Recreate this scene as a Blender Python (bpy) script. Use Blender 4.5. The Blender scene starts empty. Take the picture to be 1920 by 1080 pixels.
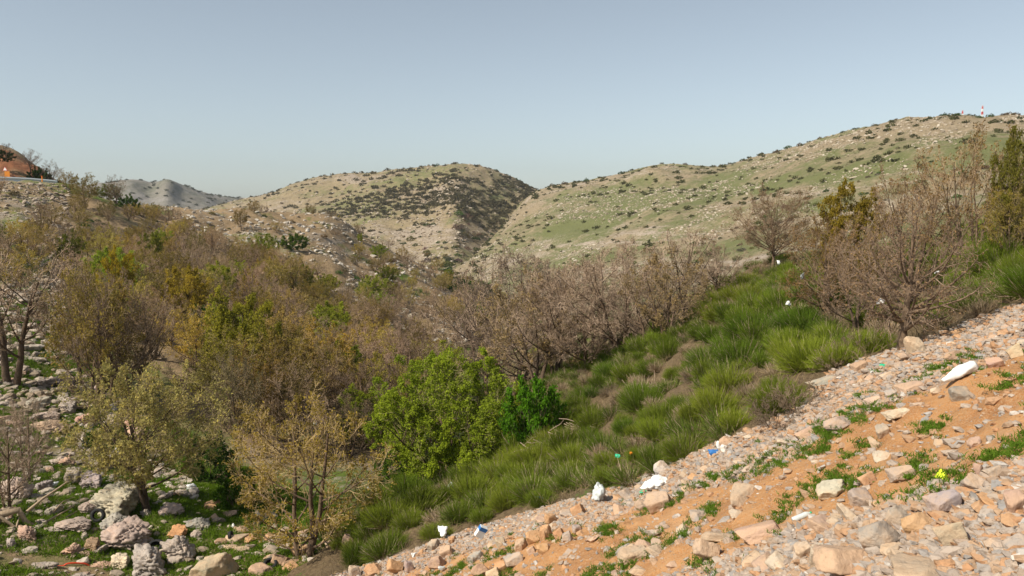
import bpy, math, random
import numpy as np
from mathutils import Vector, Matrix
from mathutils.bvhtree import BVHTree

# ------------------------------------------------------------------ camera, sky, sun, exposure
S = bpy.context.scene
COL = S.collection
CAMZ = 60.0
PITCH = math.radians(5.5)
F = 1507.0                       # focal length in pixels of the 1920 wide photograph
cam_d = bpy.data.cameras.new('camera')
cam = bpy.data.objects.new('camera', cam_d); COL.objects.link(cam)
cam.location = (0, 0, CAMZ)
cam.rotation_euler = (math.radians(90) - PITCH, 0, 0)
cam_d.sensor_width = 36.0
cam_d.lens = 36.0 * F / 1920.0
cam_d.clip_start = 0.1
cam_d.clip_end = 20000
S.camera = cam

SUN_EL = math.radians(45)
SUN_AZ = math.radians(-124)      # measured from +Y towards +X: left and a little behind the camera
sdir = Vector((math.sin(SUN_AZ) * math.cos(SUN_EL), math.cos(SUN_AZ) * math.cos(SUN_EL), math.sin(SUN_EL)))
w = bpy.data.worlds.new('World'); S.world = w; w.use_nodes = True
wt = w.node_tree; wt.nodes.clear()
sky = wt.nodes.new('ShaderNodeTexSky'); sky.sky_type = 'NISHITA'; sky.sun_disc = False
sky.sun_elevation = SUN_EL; sky.sun_rotation = SUN_AZ
sky.altitude = 1200; sky.air_density = 1.0; sky.dust_density = 2.2; sky.ozone_density = 1.6
hs = wt.nodes.new('ShaderNodeHueSaturation'); hs.inputs['Saturation'].default_value = 0.54
bg = wt.nodes.new('ShaderNodeBackground'); bg.inputs['Strength'].default_value = 0.096
wo = wt.nodes.new('ShaderNodeOutputWorld')
tn = wt.nodes.new('ShaderNodeMix'); tn.data_type = 'RGBA'; tn.blend_type = 'MULTIPLY'; tn.inputs[0].default_value = 1.0; tn.inputs[7].default_value = (0.945, 0.985, 0.955, 1)
wt.links.new(sky.outputs[0], hs.inputs['Color']); wt.links.new(hs.outputs[0], tn.inputs[6]); wt.links.new(tn.outputs[2], bg.inputs[0]); wt.links.new(bg.outputs[0], wo.inputs[0])
sl = bpy.data.lights.new('sun', 'SUN'); sl.energy = 4.3; sl.angle = math.radians(1.2); sl.color = (1.0, 0.92, 0.78)
so = bpy.data.objects.new('sun', sl); COL.objects.link(so)
so.rotation_euler = sdir.to_track_quat('Z', 'Y').to_euler()
S.view_settings.view_transform = 'Standard'; S.view_settings.look = 'None'
S.view_settings.gamma = 1.0; S.view_settings.exposure = 0.46

# ------------------------------------------------------------------ helpers
rng = np.random.default_rng(11)
FWD = np.array([0, math.cos(PITCH), -math.sin(PITCH)]); UP = np.array([0, math.sin(PITCH), math.cos(PITCH)])

def ray(px, py):
    px = np.asarray(px, float); py = np.asarray(py, float)
    c = (px - 960) / F; s = (540 - py) / F
    d = np.stack([c, FWD[1] + s * UP[1], FWD[2] + s * UP[2]], -1)
    return d
def world(px, py, dist):
    d = ray(px, py)
    return d / np.hypot(d[..., 0], d[..., 1])[..., None] * np.asarray(dist)[..., None] + np.array([0, 0, CAMZ])
def project(P):
    Q = np.asarray(P, float) - np.array([0, 0, CAMZ])
    f = Q @ FWD; u = Q @ UP
    f = np.where(f < 0.1, 0.1, f)
    return 960 + F * Q[..., 0] / f, 540 - F * u / f

def _h(ix, iy, iz, seed):
    n = (ix * 374761393 + iy * 668265263 + iz * 1274126177 + seed * 974634777) & 0xffffffff
    n = ((n ^ (n >> 13)) * 1274126177) & 0xffffffff
    return ((n ^ (n >> 16)) & 0xffffff) / float(0xffffff)
def vnoise(P, seed=0):
    i = np.floor(P).astype(np.int64); f = P - i; f = f * f * (3 - 2 * f)
    r = 0
    for a in (0, 1):
        wa = f[..., 0] if a else 1 - f[..., 0]
        for b in (0, 1):
            wb = f[..., 1] if b else 1 - f[..., 1]
            for c in (0, 1):
                wc = f[..., 2] if c else 1 - f[..., 2]
                r = r + wa * wb * wc * _h(i[..., 0] + a, i[..., 1] + b, i[..., 2] + c, seed)
    return r * 2 - 1
def fbm(P, scale, octv=4, seed=0, gain=0.5):
    r = 0; a = 1; P = np.asarray(P, float) * scale
    for k in range(octv):
        r = r + a * vnoise(P, seed + k * 17); a *= gain; P = P * 2.03 + 13.7
    return r

def mesh_np(name, V, faces, mats, midx=None, attrs=None, smooth=False, uv=None):
    """faces: list of int arrays (n,3) or (n,4)."""
    m = bpy.data.meshes.new(name)
    V = np.ascontiguousarray(V, np.float32)
    m.vertices.add(len(V)); m.vertices.foreach_set('co', V.ravel())
    faces = [np.asarray(f, np.int32) for f in faces if len(f)]
    li = np.concatenate([f.ravel() for f in faces])
    tot = np.concatenate([np.full(len(f), f.shape[1], np.int32) for f in faces])
    st = np.concatenate([[0], np.cumsum(tot)[:-1]]).astype(np.int32)
    m.loops.add(len(li)); m.loops.foreach_set('vertex_index', li)
    m.polygons.add(len(tot)); m.polygons.foreach_set('loop_start', st); m.polygons.foreach_set('loop_total', tot)
    for mt in mats: m.materials.append(mt)
    if midx is not None: m.polygons.foreach_set('material_index', np.asarray(midx, np.int32))
    m.polygons.foreach_set('use_smooth', np.full(len(tot), bool(smooth)))
    m.update(calc_edges=True)
    for k, a in (attrs or {}).items():
        a = np.asarray(a, np.float32)
        if a.ndim == 1:
            at = m.attributes.new(k, 'FLOAT', 'POINT'); at.data.foreach_set('value', a)
        else:
            at = m.attributes.new(k, 'FLOAT_VECTOR', 'POINT'); at.data.foreach_set('vector', np.ascontiguousarray(a[:, :3]).ravel())
    m.validate()
    return m
def link(name, data, parent=None, loc=None, rot=None, sc=None, color=None):
    o = bpy.data.objects.new(name, data); COL.objects.link(o)
    if parent is not None: o.parent = parent
    if loc is not None: o.location = loc
    if rot is not None: o.rotation_euler = rot
    if sc is not None: o.scale = sc
    if color is not None: o.color = (*color, 1)
    return o
def tag(o, label=None, cat=None, group=None, kind=None):
    if label: o['label'] = label
    if cat: o['category'] = cat
    if group: o['group'] = group
    if kind: o['kind'] = kind
    return o

# ------------------------------------------------------------------ materials
class NT:
    def __init__(s, name):
        s.m = bpy.data.materials.new(name); s.m.use_nodes = True; s.t = s.m.node_tree; s.t.nodes.clear()
        s.out = s.t.nodes.new('ShaderNodeOutputMaterial')
    def n(s, typ, inp=None, **kw):
        nd = s.t.nodes.new('ShaderNode' + typ)
        for k, v in kw.items(): setattr(nd, k, v)
        for k, v in (inp or {}).items():
            if isinstance(v, bpy.types.NodeSocket): s.t.links.new(v, nd.inputs[k])
            else: nd.inputs[k].default_value = v
        return nd
    def noise(s, scale, vec=None, detail=4, rough=0.6, dist=0.0):
        i = {'Scale': scale, 'Detail': detail, 'Roughness': rough, 'Distortion': dist}
        if vec is not None: i['Vector'] = vec
        return s.n('TexNoise', i).outputs['Fac']
    def ramp(s, fac, stops, interp='LINEAR'):
        r = s.n('ValToRGB', {'Fac': fac}); cr = r.color_ramp; cr.interpolation = interp
        while len(cr.elements) < len(stops): cr.elements.new(0.5)
        for e, (p, c) in zip(cr.elements, stops):
            e.position = p; e.color = (*c, 1) if len(c) == 3 else c
        return r.outputs['Color']
    def mix(s, fac, a, b, mode='MIX'):
        nd = s.n('Mix', data_type='RGBA', blend_type=mode)
        for sock, v in ((nd.inputs[0], fac), (nd.inputs[6], a), (nd.inputs[7], b)):
            if isinstance(v, bpy.types.NodeSocket): s.t.links.new(v, sock)
            elif isinstance(v, (tuple, list)): sock.default_value = (*v, 1) if len(v) == 3 else v
            else: sock.default_value = v
        return nd.outputs[2]
    def math(s, op, a, b=0.0, c=None, clamp=False):
        i = {0: a, 1: b}
        if c is not None: i[2] = c
        return s.n('Math', i, operation=op, use_clamp=clamp).outputs[0]
    def maprange(s, v, a, b, c=0.0, d=1.0):
        return s.n('MapRange', {0: v, 1: a, 2: b, 3: c, 4: d}).outputs[0]
    def attr(s, name, out='Fac'):
        return s.n('Attribute', attribute_name=name).outputs[out]
    def bsdf(s, col, rough=0.9, height=None, bump=0.3, dist=0.05, spec=0.2):
        b = s.n('BsdfPrincipled', {'Base Color': col, 'Roughness': rough, 'Specular IOR Level': spec})
        if height is not None:
            bp = s.n('Bump', {'Strength': bump, 'Distance': dist, 'Height': height})
            s.t.links.new(bp.outputs[0], b.inputs['Normal'])
        s.t.links.new(b.outputs[0], s.out.inputs['Surface'])
        return b

def pos(nt): return nt.n('NewGeometry').outputs['Position']

def leaf_mat(name, translucent=0.35, dry=False):
    t = NT(name)
    oc = t.n('ObjectInfo').outputs['Color']
    r = t.attr('rnd')
    if dry:
        oc = t.mix(t.attr('dry'), oc, (0.20, 0.15, 0.085))
    col = t.mix(1.0, oc, t.ramp(r, [(0, (0.55, 0.58, 0.5)), (0.5, (1, 1, 1)), (1, (1.38, 1.32, 1.1))]), 'MULTIPLY')
    d = t.n('BsdfDiffuse', {'Color': col, 'Roughness': 0.6})
    tr = t.n('BsdfTranslucent', {'Color': col})
    mx = t.n('MixShader', {0: translucent, 1: d.outputs[0], 2: tr.outputs[0]})
    t.t.links.new(mx.outputs[0], t.out.inputs['Surface'])
    return t.m
def bark_mat(name, a, b, tint=False):
    t = NT(name)
    n = t.noise(14, pos(t), 5)
    rnd = t.n('ObjectInfo').outputs['Random']
    c = t.ramp(n, [(0.3, a), (0.7, b)])
    if tint: c = t.mix(0.4, c, t.mix(1.0, c, t.mix(1.0, t.n('ObjectInfo').outputs['Color'], (3.6, 4.4, 6.6), 'MULTIPLY'), 'MULTIPLY'))
    c = t.mix(1.0, c, t.ramp(rnd, [(0, (0.62, 0.60, 0.58)), (0.5, (1.0, 0.94, 0.85)), (1, (1.25, 1.2, 1.1))]), 'MULTIPLY')
    t.bsdf(c, 0.9, n, 0.6, 0.02)
    return t.m
M_LEAF = leaf_mat('spring_leaves')
M_BROOM = leaf_mat('green_stems', 0.25, True)
M_BARK = bark_mat('bark', (0.075, 0.052, 0.036), (0.20, 0.145, 0.105))
M_TWIG = bark_mat('twig_bark', (0.26, 0.20, 0.15), (0.41, 0.33, 0.26), True)
M_DEAD = bark_mat('dead_wood', (0.24, 0.18, 0.13), (0.42, 0.34, 0.26))

def rock_mat(name, dust=True):
    t = NT(name); p = pos(t)
    oc = t.n('ObjectInfo').outputs['Color']
    big = t.noise(1.6, p, 5, 0.65); fine = t.noise(14, p, 6, 0.7); lich = t.noise(5, p, 5, 0.6, 0.6)
    c = t.ramp(big, [(0.3, (0.62, 0.60, 0.60)), (0.5, (0.95, 0.92, 0.88)), (0.68, (1.25, 1.16, 1.05))])
    c = t.mix(1.0, oc, c, 'MULTIPLY')
    c = t.mix(t.ramp(fine, [(0.32, (0.55,)*3), (0.44, (0,)*3)]), c, (0.10, 0.08, 0.065))
    c = t.mix(t.ramp(lich, [(0.55, (0,)*3), (0.68, (0.45,)*3)]), c, (0.42, 0.28, 0.17))
    if dust: c = t.mix(t.ramp(t.noise(3.2, p, 5, 0.7), [(0.40, (0,)*3), (0.6, (0.6,)*3)]), c, (0.48, 0.32, 0.20))
    h = t.math('ADD', t.math('MULTIPLY', fine, 0.5), big)
    t.bsdf(c, 0.92, h, 0.8, 0.06)
    return t.m
M_ROCK = rock_mat('dusty_limestone'); M_KARST = rock_mat('weathered_grey_limestone', False)

def rubble_mat(name):        # loose stones: each stone has its own tint in attribute rnd
    t = NT(name); p = pos(t)
    r = t.attr('rnd'); oc = t.n('ObjectInfo').outputs['Color']
    c = t.ramp(r, [(0, (0.46, 0.255, 0.135)), (0.3, (0.44, 0.30, 0.195)), (0.5, (0.37, 0.31, 0.265)), (0.75, (0.47, 0.375, 0.295)), (0.93, (0.29, 0.275, 0.265)), (1, (0.6, 0.54, 0.48))])
    c = t.mix(1.0, c, oc, 'MULTIPLY')
    c = t.mix(t.ramp(t.noise(22, p, 4), [(0.35, (0.4,)*3), (0.5, (0,)*3)]), c, (0.12, 0.08, 0.05))
    t.bsdf(c, 0.95, t.noise(30, p, 3), 0.4, 0.02)
    return t.m
M_RUBBLE = rubble_mat('loose_stone')
def pale_mat(name):
    t = NT(name); c = t.ramp(t.attr('rnd'), [(0, (0.36, 0.29, 0.22)), (0.5, (0.46, 0.40, 0.34)), (1, (0.60, 0.55, 0.49))])
    c = t.mix(1.0, c, t.n('ObjectInfo').outputs['Color'], 'MULTIPLY')
    c = t.mix(t.ramp(t.noise(6, pos(t), 4), [(0.38, (0.5,)*3), (0.5, (0,)*3)]), c, (0.13, 0.11, 0.09)); t.bsdf(c, 0.95)
    return t.m
M_PALE = pale_mat('weathered_limestone')

def slope_mat():
    t = NT('orange_dirt'); p = pos(t)
    z = t.attr('zone', 'Vector'); sp = t.n('SeparateXYZ', {0: z})
    gravel, litter, green = sp.outputs[0], sp.outputs[1], sp.outputs[2]
    n1 = t.noise(0.9, p, 6, 0.6); n2 = t.noise(9, p, 6, 0.7); n3 = t.noise(45, p, 4, 0.7)
    dirt = t.ramp(n1, [(0.3, (0.35, 0.15, 0.055)), (0.5, (0.49, 0.235, 0.088)), (0.7, (0.54, 0.30, 0.145))])
    dirt = t.mix(t.ramp(n3, [(0.45, (0,)*3), (0.62, (0.8,)*3)]), dirt, (0.50, 0.33, 0.19))
    v = t.n('TexVoronoi', {'Vector': p, 'Scale': 26.0, 'Randomness': 1.0})
    vs = t.n('SeparateColor', {0: v.outputs['Color']})
    peb = t.ramp(vs.outputs[0], [(0, (0.40, 0.24, 0.14)), (0.3, (0.33, 0.27, 0.23)), (0.6, (0.46, 0.34, 0.25)), (0.85, (0.30, 0.28, 0.27)), (1, (0.55, 0.47, 0.40))])
    peb = t.mix(t.ramp(v.outputs['Distance'], [(0.35, (0,)*3), (0.8, (0.8,)*3)]), peb, (0.36, 0.22, 0.13))
    gm = t.math('ADD', gravel, t.math('MULTIPLY', t.math('SUBTRACT', n2, 0.5), 1.6))
    gm = t.maprange(gm, 0.35, 0.6)
    c = t.mix(gm, dirt, peb)
    lit = t.ramp(n2, [(0.3, (0.075, 0.05, 0.028)), (0.6, (0.19, 0.135, 0.075)), (0.75, (0.10, 0.115, 0.035))])
    lm = t.maprange(t.math('ADD', litter, t.math('MULTIPLY', t.math('SUBTRACT', n2, 0.5), 0.8)), 0.4, 0.6)
    c = t.mix(lm, c, lit)
    gr = t.maprange(t.math('ADD', green, t.math('MULTIPLY', t.math('SUBTRACT', n2, 0.5), 1.2)), 0.45, 0.6)
    c = t.mix(gr, c, (0.085, 0.135, 0.025))
    h = t.math('ADD', t.math('MULTIPLY', n2, 1.0), t.math('MULTIPLY', n3, 0.35))
    t.bsdf(c, 0.95, h, 0.9, 0.08)
    return t.m
def hill_mat(name, tan, green, stone, scale=1.0, bumpd=0.6):
    """zone.x = rock share, zone.y = grass share, zone.z = bare soil share; st = position along the strata."""
    t = NT(name); p = pos(t)
    z = t.attr('zone', 'Vector'); sp = t.n('SeparateXYZ', {0: z})
    st = t.attr('strata', 'Vector')
    s1 = t.noise(1.0, st, 6, 0.65, 0.4)
    n1 = t.noise(0.035 * scale, p, 5, 0.6); n2 = t.noise(0.22 * scale, p, 8, 0.75); n3 = t.noise(0.9 * scale, p, 5, 0.8)
    c = t.mix(t.ramp(n2, [(0.35, (0,)*3), (0.65, (1,)*3)]), tan, tuple(x * 0.72 for x in tan))
    gm = t.math('ADD', sp.outputs[1], t.math('ADD', t.math('MULTIPLY', t.math('SUBTRACT', n1, 0.5), 1.6), t.math('MULTIPLY', t.math('SUBTRACT', n2, 0.5), 1.5)))
    c = t.mix(t.maprange(gm, 0.3, 0.75), c, t.mix(n3, green, tuple(x * 0.6 for x in green)))
    rm = t.math('ADD', sp.outputs[0], t.math('ADD', t.math('MULTIPLY', t.math('SUBTRACT', s1, 0.5), 1.9), t.math('MULTIPLY', t.math('SUBTRACT', n3, 0.5), 1.8)))
    c = t.mix(t.maprange(rm, 0.45, 0.75), c, t.mix(n2, stone, tuple(x * 0.65 for x in stone)))
    c = t.mix(t.maprange(sp.outputs[2], 0.3, 0.8), c, (0.33, 0.14, 0.07))
    c = t.mix(t.ramp(n3, [(0.34, (0.75,)*3), (0.46, (0,)*3)]), c, (0.075, 0.065, 0.035))
    h = t.math('ADD', t.math('ADD', n2, s1), t.math('MULTIPLY', n3, 0.5))
    t.bsdf(c, 0.95, h, 0.8, bumpd)
    return t.m
M_SLOPE = slope_mat()
M_LEFT = hill_mat('stony_grass_slope', (0.30, 0.21, 0.12), (0.11, 0.16, 0.02), (0.33, 0.27, 0.21), 3.0, 0.25)
M_HILL = hill_mat('limestone_hillside', (0.32, 0.25, 0.16), (0.18, 0.19, 0.075), (0.44, 0.36, 0.285), 1.0, 1.4)
M_HILL2 = hill_mat('limestone_hill', (0.29, 0.225, 0.135), (0.20, 0.20, 0.08), (0.37, 0.30, 0.23), 0.7, 1.0)
M_FAR = hill_mat('distant_stone', (0.22, 0.20, 0.165), (0.14, 0.15, 0.10), (0.29, 0.265, 0.24), 0.5, 1.5)

def plain(name, col, rough=0.6, spec=0.3, noise=0.0, scale=20, transl=0):
    t = NT(name); c = col
    if noise:
        c = t.mix(t.noise(scale, pos(t), 4), tuple(x * (1 - noise) for x in col), tuple(min(1, x * (1 + noise)) for x in col))
        t.bsdf(c, rough, t.noise(scale * 2, pos(t), 3), 0.3, 0.01, spec)
    else: t.bsdf((*c, 1), rough, spec=spec)
    return t.m

# ------------------------------------------------------------------ terrain layers
def pchip(xs, ys, x):
    """monotone cubic interpolation; ys (n, ...) ; x (m,)"""
    xs = np.asarray(xs, float); ys = np.asarray(ys, float)
    h = np.diff(xs); sh = (len(h),) + (1,) * (ys.ndim - 1); H = h.reshape(sh)
    d = np.diff(ys, axis=0) / H
    m = np.zeros_like(ys); m[0] = d[0]; m[-1] = d[-1]
    same = (d[:-1] * d[1:]) > 0
    with np.errstate(all='ignore'):
        w1 = 2 * H[1:] + H[:-1]; w2 = H[1:] + 2 * H[:-1]
        hm = (w1 + w2) / (w1 / d[:-1] + w2 / d[1:])
    m[1:-1] = np.where(same, hm, 0)
    i = np.clip(np.searchsorted(xs, x, side='right') - 1, 0, len(xs) - 2)
    t = ((x - xs[i]) / h[i]).reshape((-1,) + (1,) * (ys.ndim - 1)); hh = h[i].reshape(t.shape)
    return ((2*t**3 - 3*t**2 + 1) * ys[i] + (t**3 - 2*t**2 + t) * hh * m[i] + (-2*t**3 + 3*t**2) * ys[i+1] + (t**3 - t**2) * hh * m[i+1])

class Layer:
    def __init__(s, table, nu, nv, u0=None, u1=None):
        pxs = sorted(table)
        T = np.array([[(py, math.log(d)) for py, d in table[p]] for p in pxs])      # (cols, rows, 2)
        U = np.linspace(u0 if u0 is not None else pxs[0], u1 if u1 is not None else pxs[-1], nu)
        A = pchip(pxs, T, U)                                                          # (nu, rows, 2)
        rows = np.arange(A.shape[1]); Vv = np.linspace(0, rows[-1], nv)
        B = pchip(rows, A.transpose(1, 0, 2), Vv).transpose(1, 0, 2)                  # (nu, nv, 2)
        s.nu, s.nv, s.U, s.V = nu, nv, U, Vv
        s.uu = np.repeat(U[:, None], nv, 1); s.vv = np.repeat(Vv[None, :], nu, 0)
        s.D = np.exp(B[..., 1])
        s.P = world(s.uu, B[..., 0], s.D)
    def finish(s):
        P = s.P
        a = P[1:, :-1] - P[:-1, :-1]; b = P[:-1, 1:] - P[:-1, :-1]
        s.area = np.linalg.norm(np.cross(a, b), axis=-1)
        s.cdf = np.cumsum(s.area.ravel()); s.px, s.py = project(P)
    def sample(s, n, rg, wfun=None):
        """n points over the surface, spread by area times wfun(px,py,point)"""
        P = s.P; cdf = s.cdf
        if wfun is not None:
            C = (P[:-1, :-1] + P[1:, 1:]) / 2; C = C.reshape(-1, 3); x, y = project(C)
            wt_ = np.asarray(wfun(x, y, C), float) * s.area.ravel() * (((C - np.array([0, 0, CAMZ])) @ FWD) > 0.5); cdf = np.cumsum(wt_)
        r = rg.random(n) * cdf[-1]; k = np.searchsorted(cdf, r)
        i, j = np.divmod(k, s.nv - 1); i = np.minimum(i, s.nu - 2)
        a = rg.random(n)[:, None]; b = rg.random(n)[:, None]
        return P[i, j] * (1-a) * (1-b) + P[i+1, j] * a * (1-b) + P[i, j+1] * (1-a) * b + P[i+1, j+1] * a * b
    def faces(s, mask=None):
        idx = np.arange(s.nu * s.nv).reshape(s.nu, s.nv)
        f = np.stack([idx[:-1, :-1], idx[1:, :-1], idx[1:, 1:], idx[:-1, 1:]], -1).reshape(-1, 4)
        return f
    def build(s, name, mat, zone, strata=None):
        at = {'zone': zone.reshape(-1, 3)}
        if strata is not None: at['strata'] = strata.reshape(-1, 3)
        m = mesh_np(name, s.P.reshape(-1, 3), [s.faces()], [mat], attrs=at, smooth=True)
        o = link(name, m); tag(o, kind='structure'); return o
    def bvh(s, step=1):
        P = s.P[::step, ::step]; nu, nv = P.shape[:2]
        idx = np.arange(nu * nv).reshape(nu, nv)
        f = np.stack([idx[:-1, :-1], idx[1:, :-1], idx[1:, 1:], idx[:-1, 1:]], -1).reshape(-1, 4)
        return BVHTree.FromPolygons(P.reshape(-1, 3).tolist(), f.tolist())

def inpoly(x, y, poly):
    x = np.asarray(x, float); y = np.asarray(y, float); r = np.zeros(x.shape, bool); n = len(poly)
    for k in range(n):
        x1, y1 = poly[k]; x2, y2 = poly[(k + 1) % n]
        c = ((y1 > y) != (y2 > y)) & (x < (x2 - x1) * (y - y1) / ((y2 - y1) or 1e-9) + x1)
        r ^= c
    return r
def sstep(a, b, x):
    t = np.clip((x - a) / (b - a), 0, 1); return t * t * (3 - 2 * t)

EDGE = np.array([(300, 1230), (560, 1110), (640, 1082), (760, 1045), (840, 1012), (930, 985), (1050, 952), (1150, 925), (1250, 882), (1350, 838), (1440, 800), (1500, 758), (1560, 705), (1640, 678), (1700, 655), (1780, 628), (1850, 598), (1920, 575), (2100, 530), (2600, 470)], float)
def edge_y(x): return np.interp(x, EDGE[:, 0], EDGE[:, 1])

NEAR = {
 100:  [(2300, 8.0), (1700, 13), (1500, 18), (1350, 24), (1250, 32), (1200, 38), (1170, 45), (1160, 54), (1150, 80)],
 400:  [(2300, 7.0), (1600, 12), (1300, 19), (1190, 24), (1120, 30), (1080, 36), (1060, 42), (1080, 52), (1120, 80)],
 640:  [(2200, 6.0), (1400, 13), (1090, 22), (1035, 26.5), (990, 31), (960, 35), (950, 38), (985, 46), (1060, 75)],
 800:  [(2200, 5.2), (1400, 11), (1090, 18.3), (1020, 22), (962, 27), (912, 33), (885, 38), (920, 46), (980, 75)],
 950:  [(2200, 4.6), (1400, 9.5), (1090, 14.8), (990, 19.5), (925, 26), (880, 32), (845, 37), (890, 45), (960, 70)],
 1030: [(2200, 4.4), (1400, 8.6), (1090, 13), (965, 18.5), (880, 26), (800, 34), (705, 46), (760, 54), (860, 80)],
 1120: [(2200, 4.2), (1400, 7.8), (1090, 11.5), (960, 16.2), (865, 23), (775, 32), (665, 48), (710, 57), (810, 80)],
 1280: [(2200, 3.9), (1400, 6.6), (1090, 9.6), (965, 12.8), (850, 17.6), (715, 28), (590, 47), (630, 57), (740, 80)],
 1440: [(2200, 3.6), (1400, 5.8), (1090, 8.2), (955, 10.6), (830, 14.2), (660, 25), (500, 46), (540, 57), (640, 80)],
 1600: [(2200, 3.4), (1400, 5.3), (1090, 7.3), (945, 9.3), (800, 12.6), (650, 20.5), (490, 42), (520, 55), (610, 80)],
 1760: [(2200, 3.3), (1400, 5.0), (1090, 6.7), (925, 8.6), (770, 11.6), (625, 18.5), (468, 40), (500, 52), (580, 80)],
 1920: [(2200, 3.2), (1400, 4.8), (1090, 6.3), (895, 8.2), (725, 11.2), (570, 17.5), (425, 38), (455, 50), (540, 80)],
 2300: [(2200, 3.0), (1400, 4.6), (1090, 5.9), (850, 7.8), (660, 10.5), (510, 16), (380, 36), (400, 50), (470, 80)],
 2900: [(2200, 3.0), (1400, 4.6), (1090, 5.8), (830, 7.6), (640, 10), (490, 15), (360, 36), (380, 50), (440, 80)],
}
LEFT = {
 -700: [(1700, 12), (1090, 26), (960, 33), (810, 44), (660, 62), (520, 88), (430, 115), (360, 148), (300, 178), (298, 190), (330, 240)],
 -100: [(1700, 12), (1090, 27), (980, 34), (850, 44), (700, 62), (560, 88), (460, 118), (388, 150), (338, 178), (336, 190), (370, 240)],
 0:    [(1700, 12), (1090, 28), (980, 34), (850, 44), (700, 62), (560, 88), (462, 118), (392, 150), (343, 178), (341, 190), (380, 240)],
 110:  [(1700, 12), (1090, 28), (980, 34), (850, 45), (700, 64), (565, 90), (470, 122), (400, 155), (350, 180), (348, 192), (395, 240)],
 200:  [(1700, 12), (1090, 28), (980, 34), (855, 45), (708, 63), (580, 90), (485, 122), (420, 155), (372, 184), (372, 196), (430, 240)],
 320:  [(1700, 12), (1090, 27), (980, 33), (860, 44), (720, 62), (600, 90), (510, 122), (450, 155), (396, 190), (398, 200), (470, 245)],
 480:  [(1700, 12), (1090, 26), (980, 33), (870, 43), (750, 60), (640, 90), (550, 125), (470, 165), (398, 200), (404, 210), (480, 255)],
 600:  [(1700, 12), (1090, 25), (985, 32), (880, 42), (770, 60), (670, 90), (590, 125), (490, 170), (404, 205), (410, 215), (490, 260)],
 700:  [(1700, 12), (1095, 24), (995, 31), (895, 41), (790, 60), (700, 90), (620, 125), (530, 172), (452, 208), (458, 217), (525, 262)],
 800:  [(1700, 12), (1120, 24), (1020, 31), (915, 41), (820, 58), (730, 88), (650, 125), (575, 172), (502, 210), (508, 219), (565, 268)],
 900:  [(1750, 12), (1160, 24), (1050, 31), (945, 41), (850, 58), (760, 88), (670, 125), (610, 172), (548, 212), (555, 222), (605, 272)],
 1000: [(1850, 12), (1230, 24), (1110, 31), (1000, 41), (880, 58), (780, 88), (690, 125), (635, 172), (588, 215), (595, 226), (640, 280)],
 1200: [(2000, 12), (1400, 24), (1250, 31), (1080, 41), (910, 60), (800, 90), (710, 125), (655, 172), (622, 215), (628, 230), (655, 280)],
 1500: [(2000, 12), (1500, 24), (1300, 31), (1100, 41), (920, 60), (810, 90), (720, 125), (665, 172), (632, 215), (638, 230), (660, 280)],
}
RIGHT = {
 560:  [(640, 220), (610, 260), (590, 330), (575, 400), (560, 480), (548, 560), (560, 640), (600, 700)],
 760:  [(640, 215), (600, 260), (575, 330), (555, 400), (538, 460), (522, 520), (535, 600), (580, 660)],
 860:  [(640, 200), (600, 250), (565, 310), (540, 380), (515, 450), (492, 540), (505, 620), (560, 680)],
 940:  [(660, 180), (610, 230), (565, 300), (520, 380), (470, 480), (426, 590), (440, 660), (500, 740)],
 1010: [(680, 165), (620, 215), (565, 290), (505, 380), (430, 500), (356, 650), (368, 720), (440, 800)],
 1120: [(700, 145), (625, 200), (555, 275), (480, 370), (400, 490), (330, 640), (342, 720), (420, 800)],
 1250: [(700, 125), (620, 175), (540, 245), (460, 340), (380, 450), (304, 600), (316, 680), (400, 800)],
 1330: [(690, 120), (615, 168), (535, 235), (455, 325), (378, 430), (306, 590), (318, 670), (390, 800)],
 1420: [(680, 115), (600, 160), (520, 222), (440, 305), (362, 405), (289, 560), (300, 660), (360, 800)],
 1560: [(660, 105), (575, 150), (495, 208), (412, 285), (332, 380), (256, 520), (268, 640), (310, 900)],
 1740: [(620, 98), (545, 140), (465, 195), (380, 265), (298, 352), (223, 480), (232, 620), (262, 1000)],
 1920: [(580, 95), (515, 132), (440, 185), (360, 250), (285, 330), (221, 450), (228, 600), (244, 1300)],
 2300: [(540, 90), (480, 125), (410, 178), (340, 240), (270, 315), (212, 430), (220, 600), (238, 1300)],
 2900: [(500, 90), (450, 125), (390, 178), (320, 240), (250, 315), (200, 430), (208, 600), (228, 1300)],
}
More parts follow.
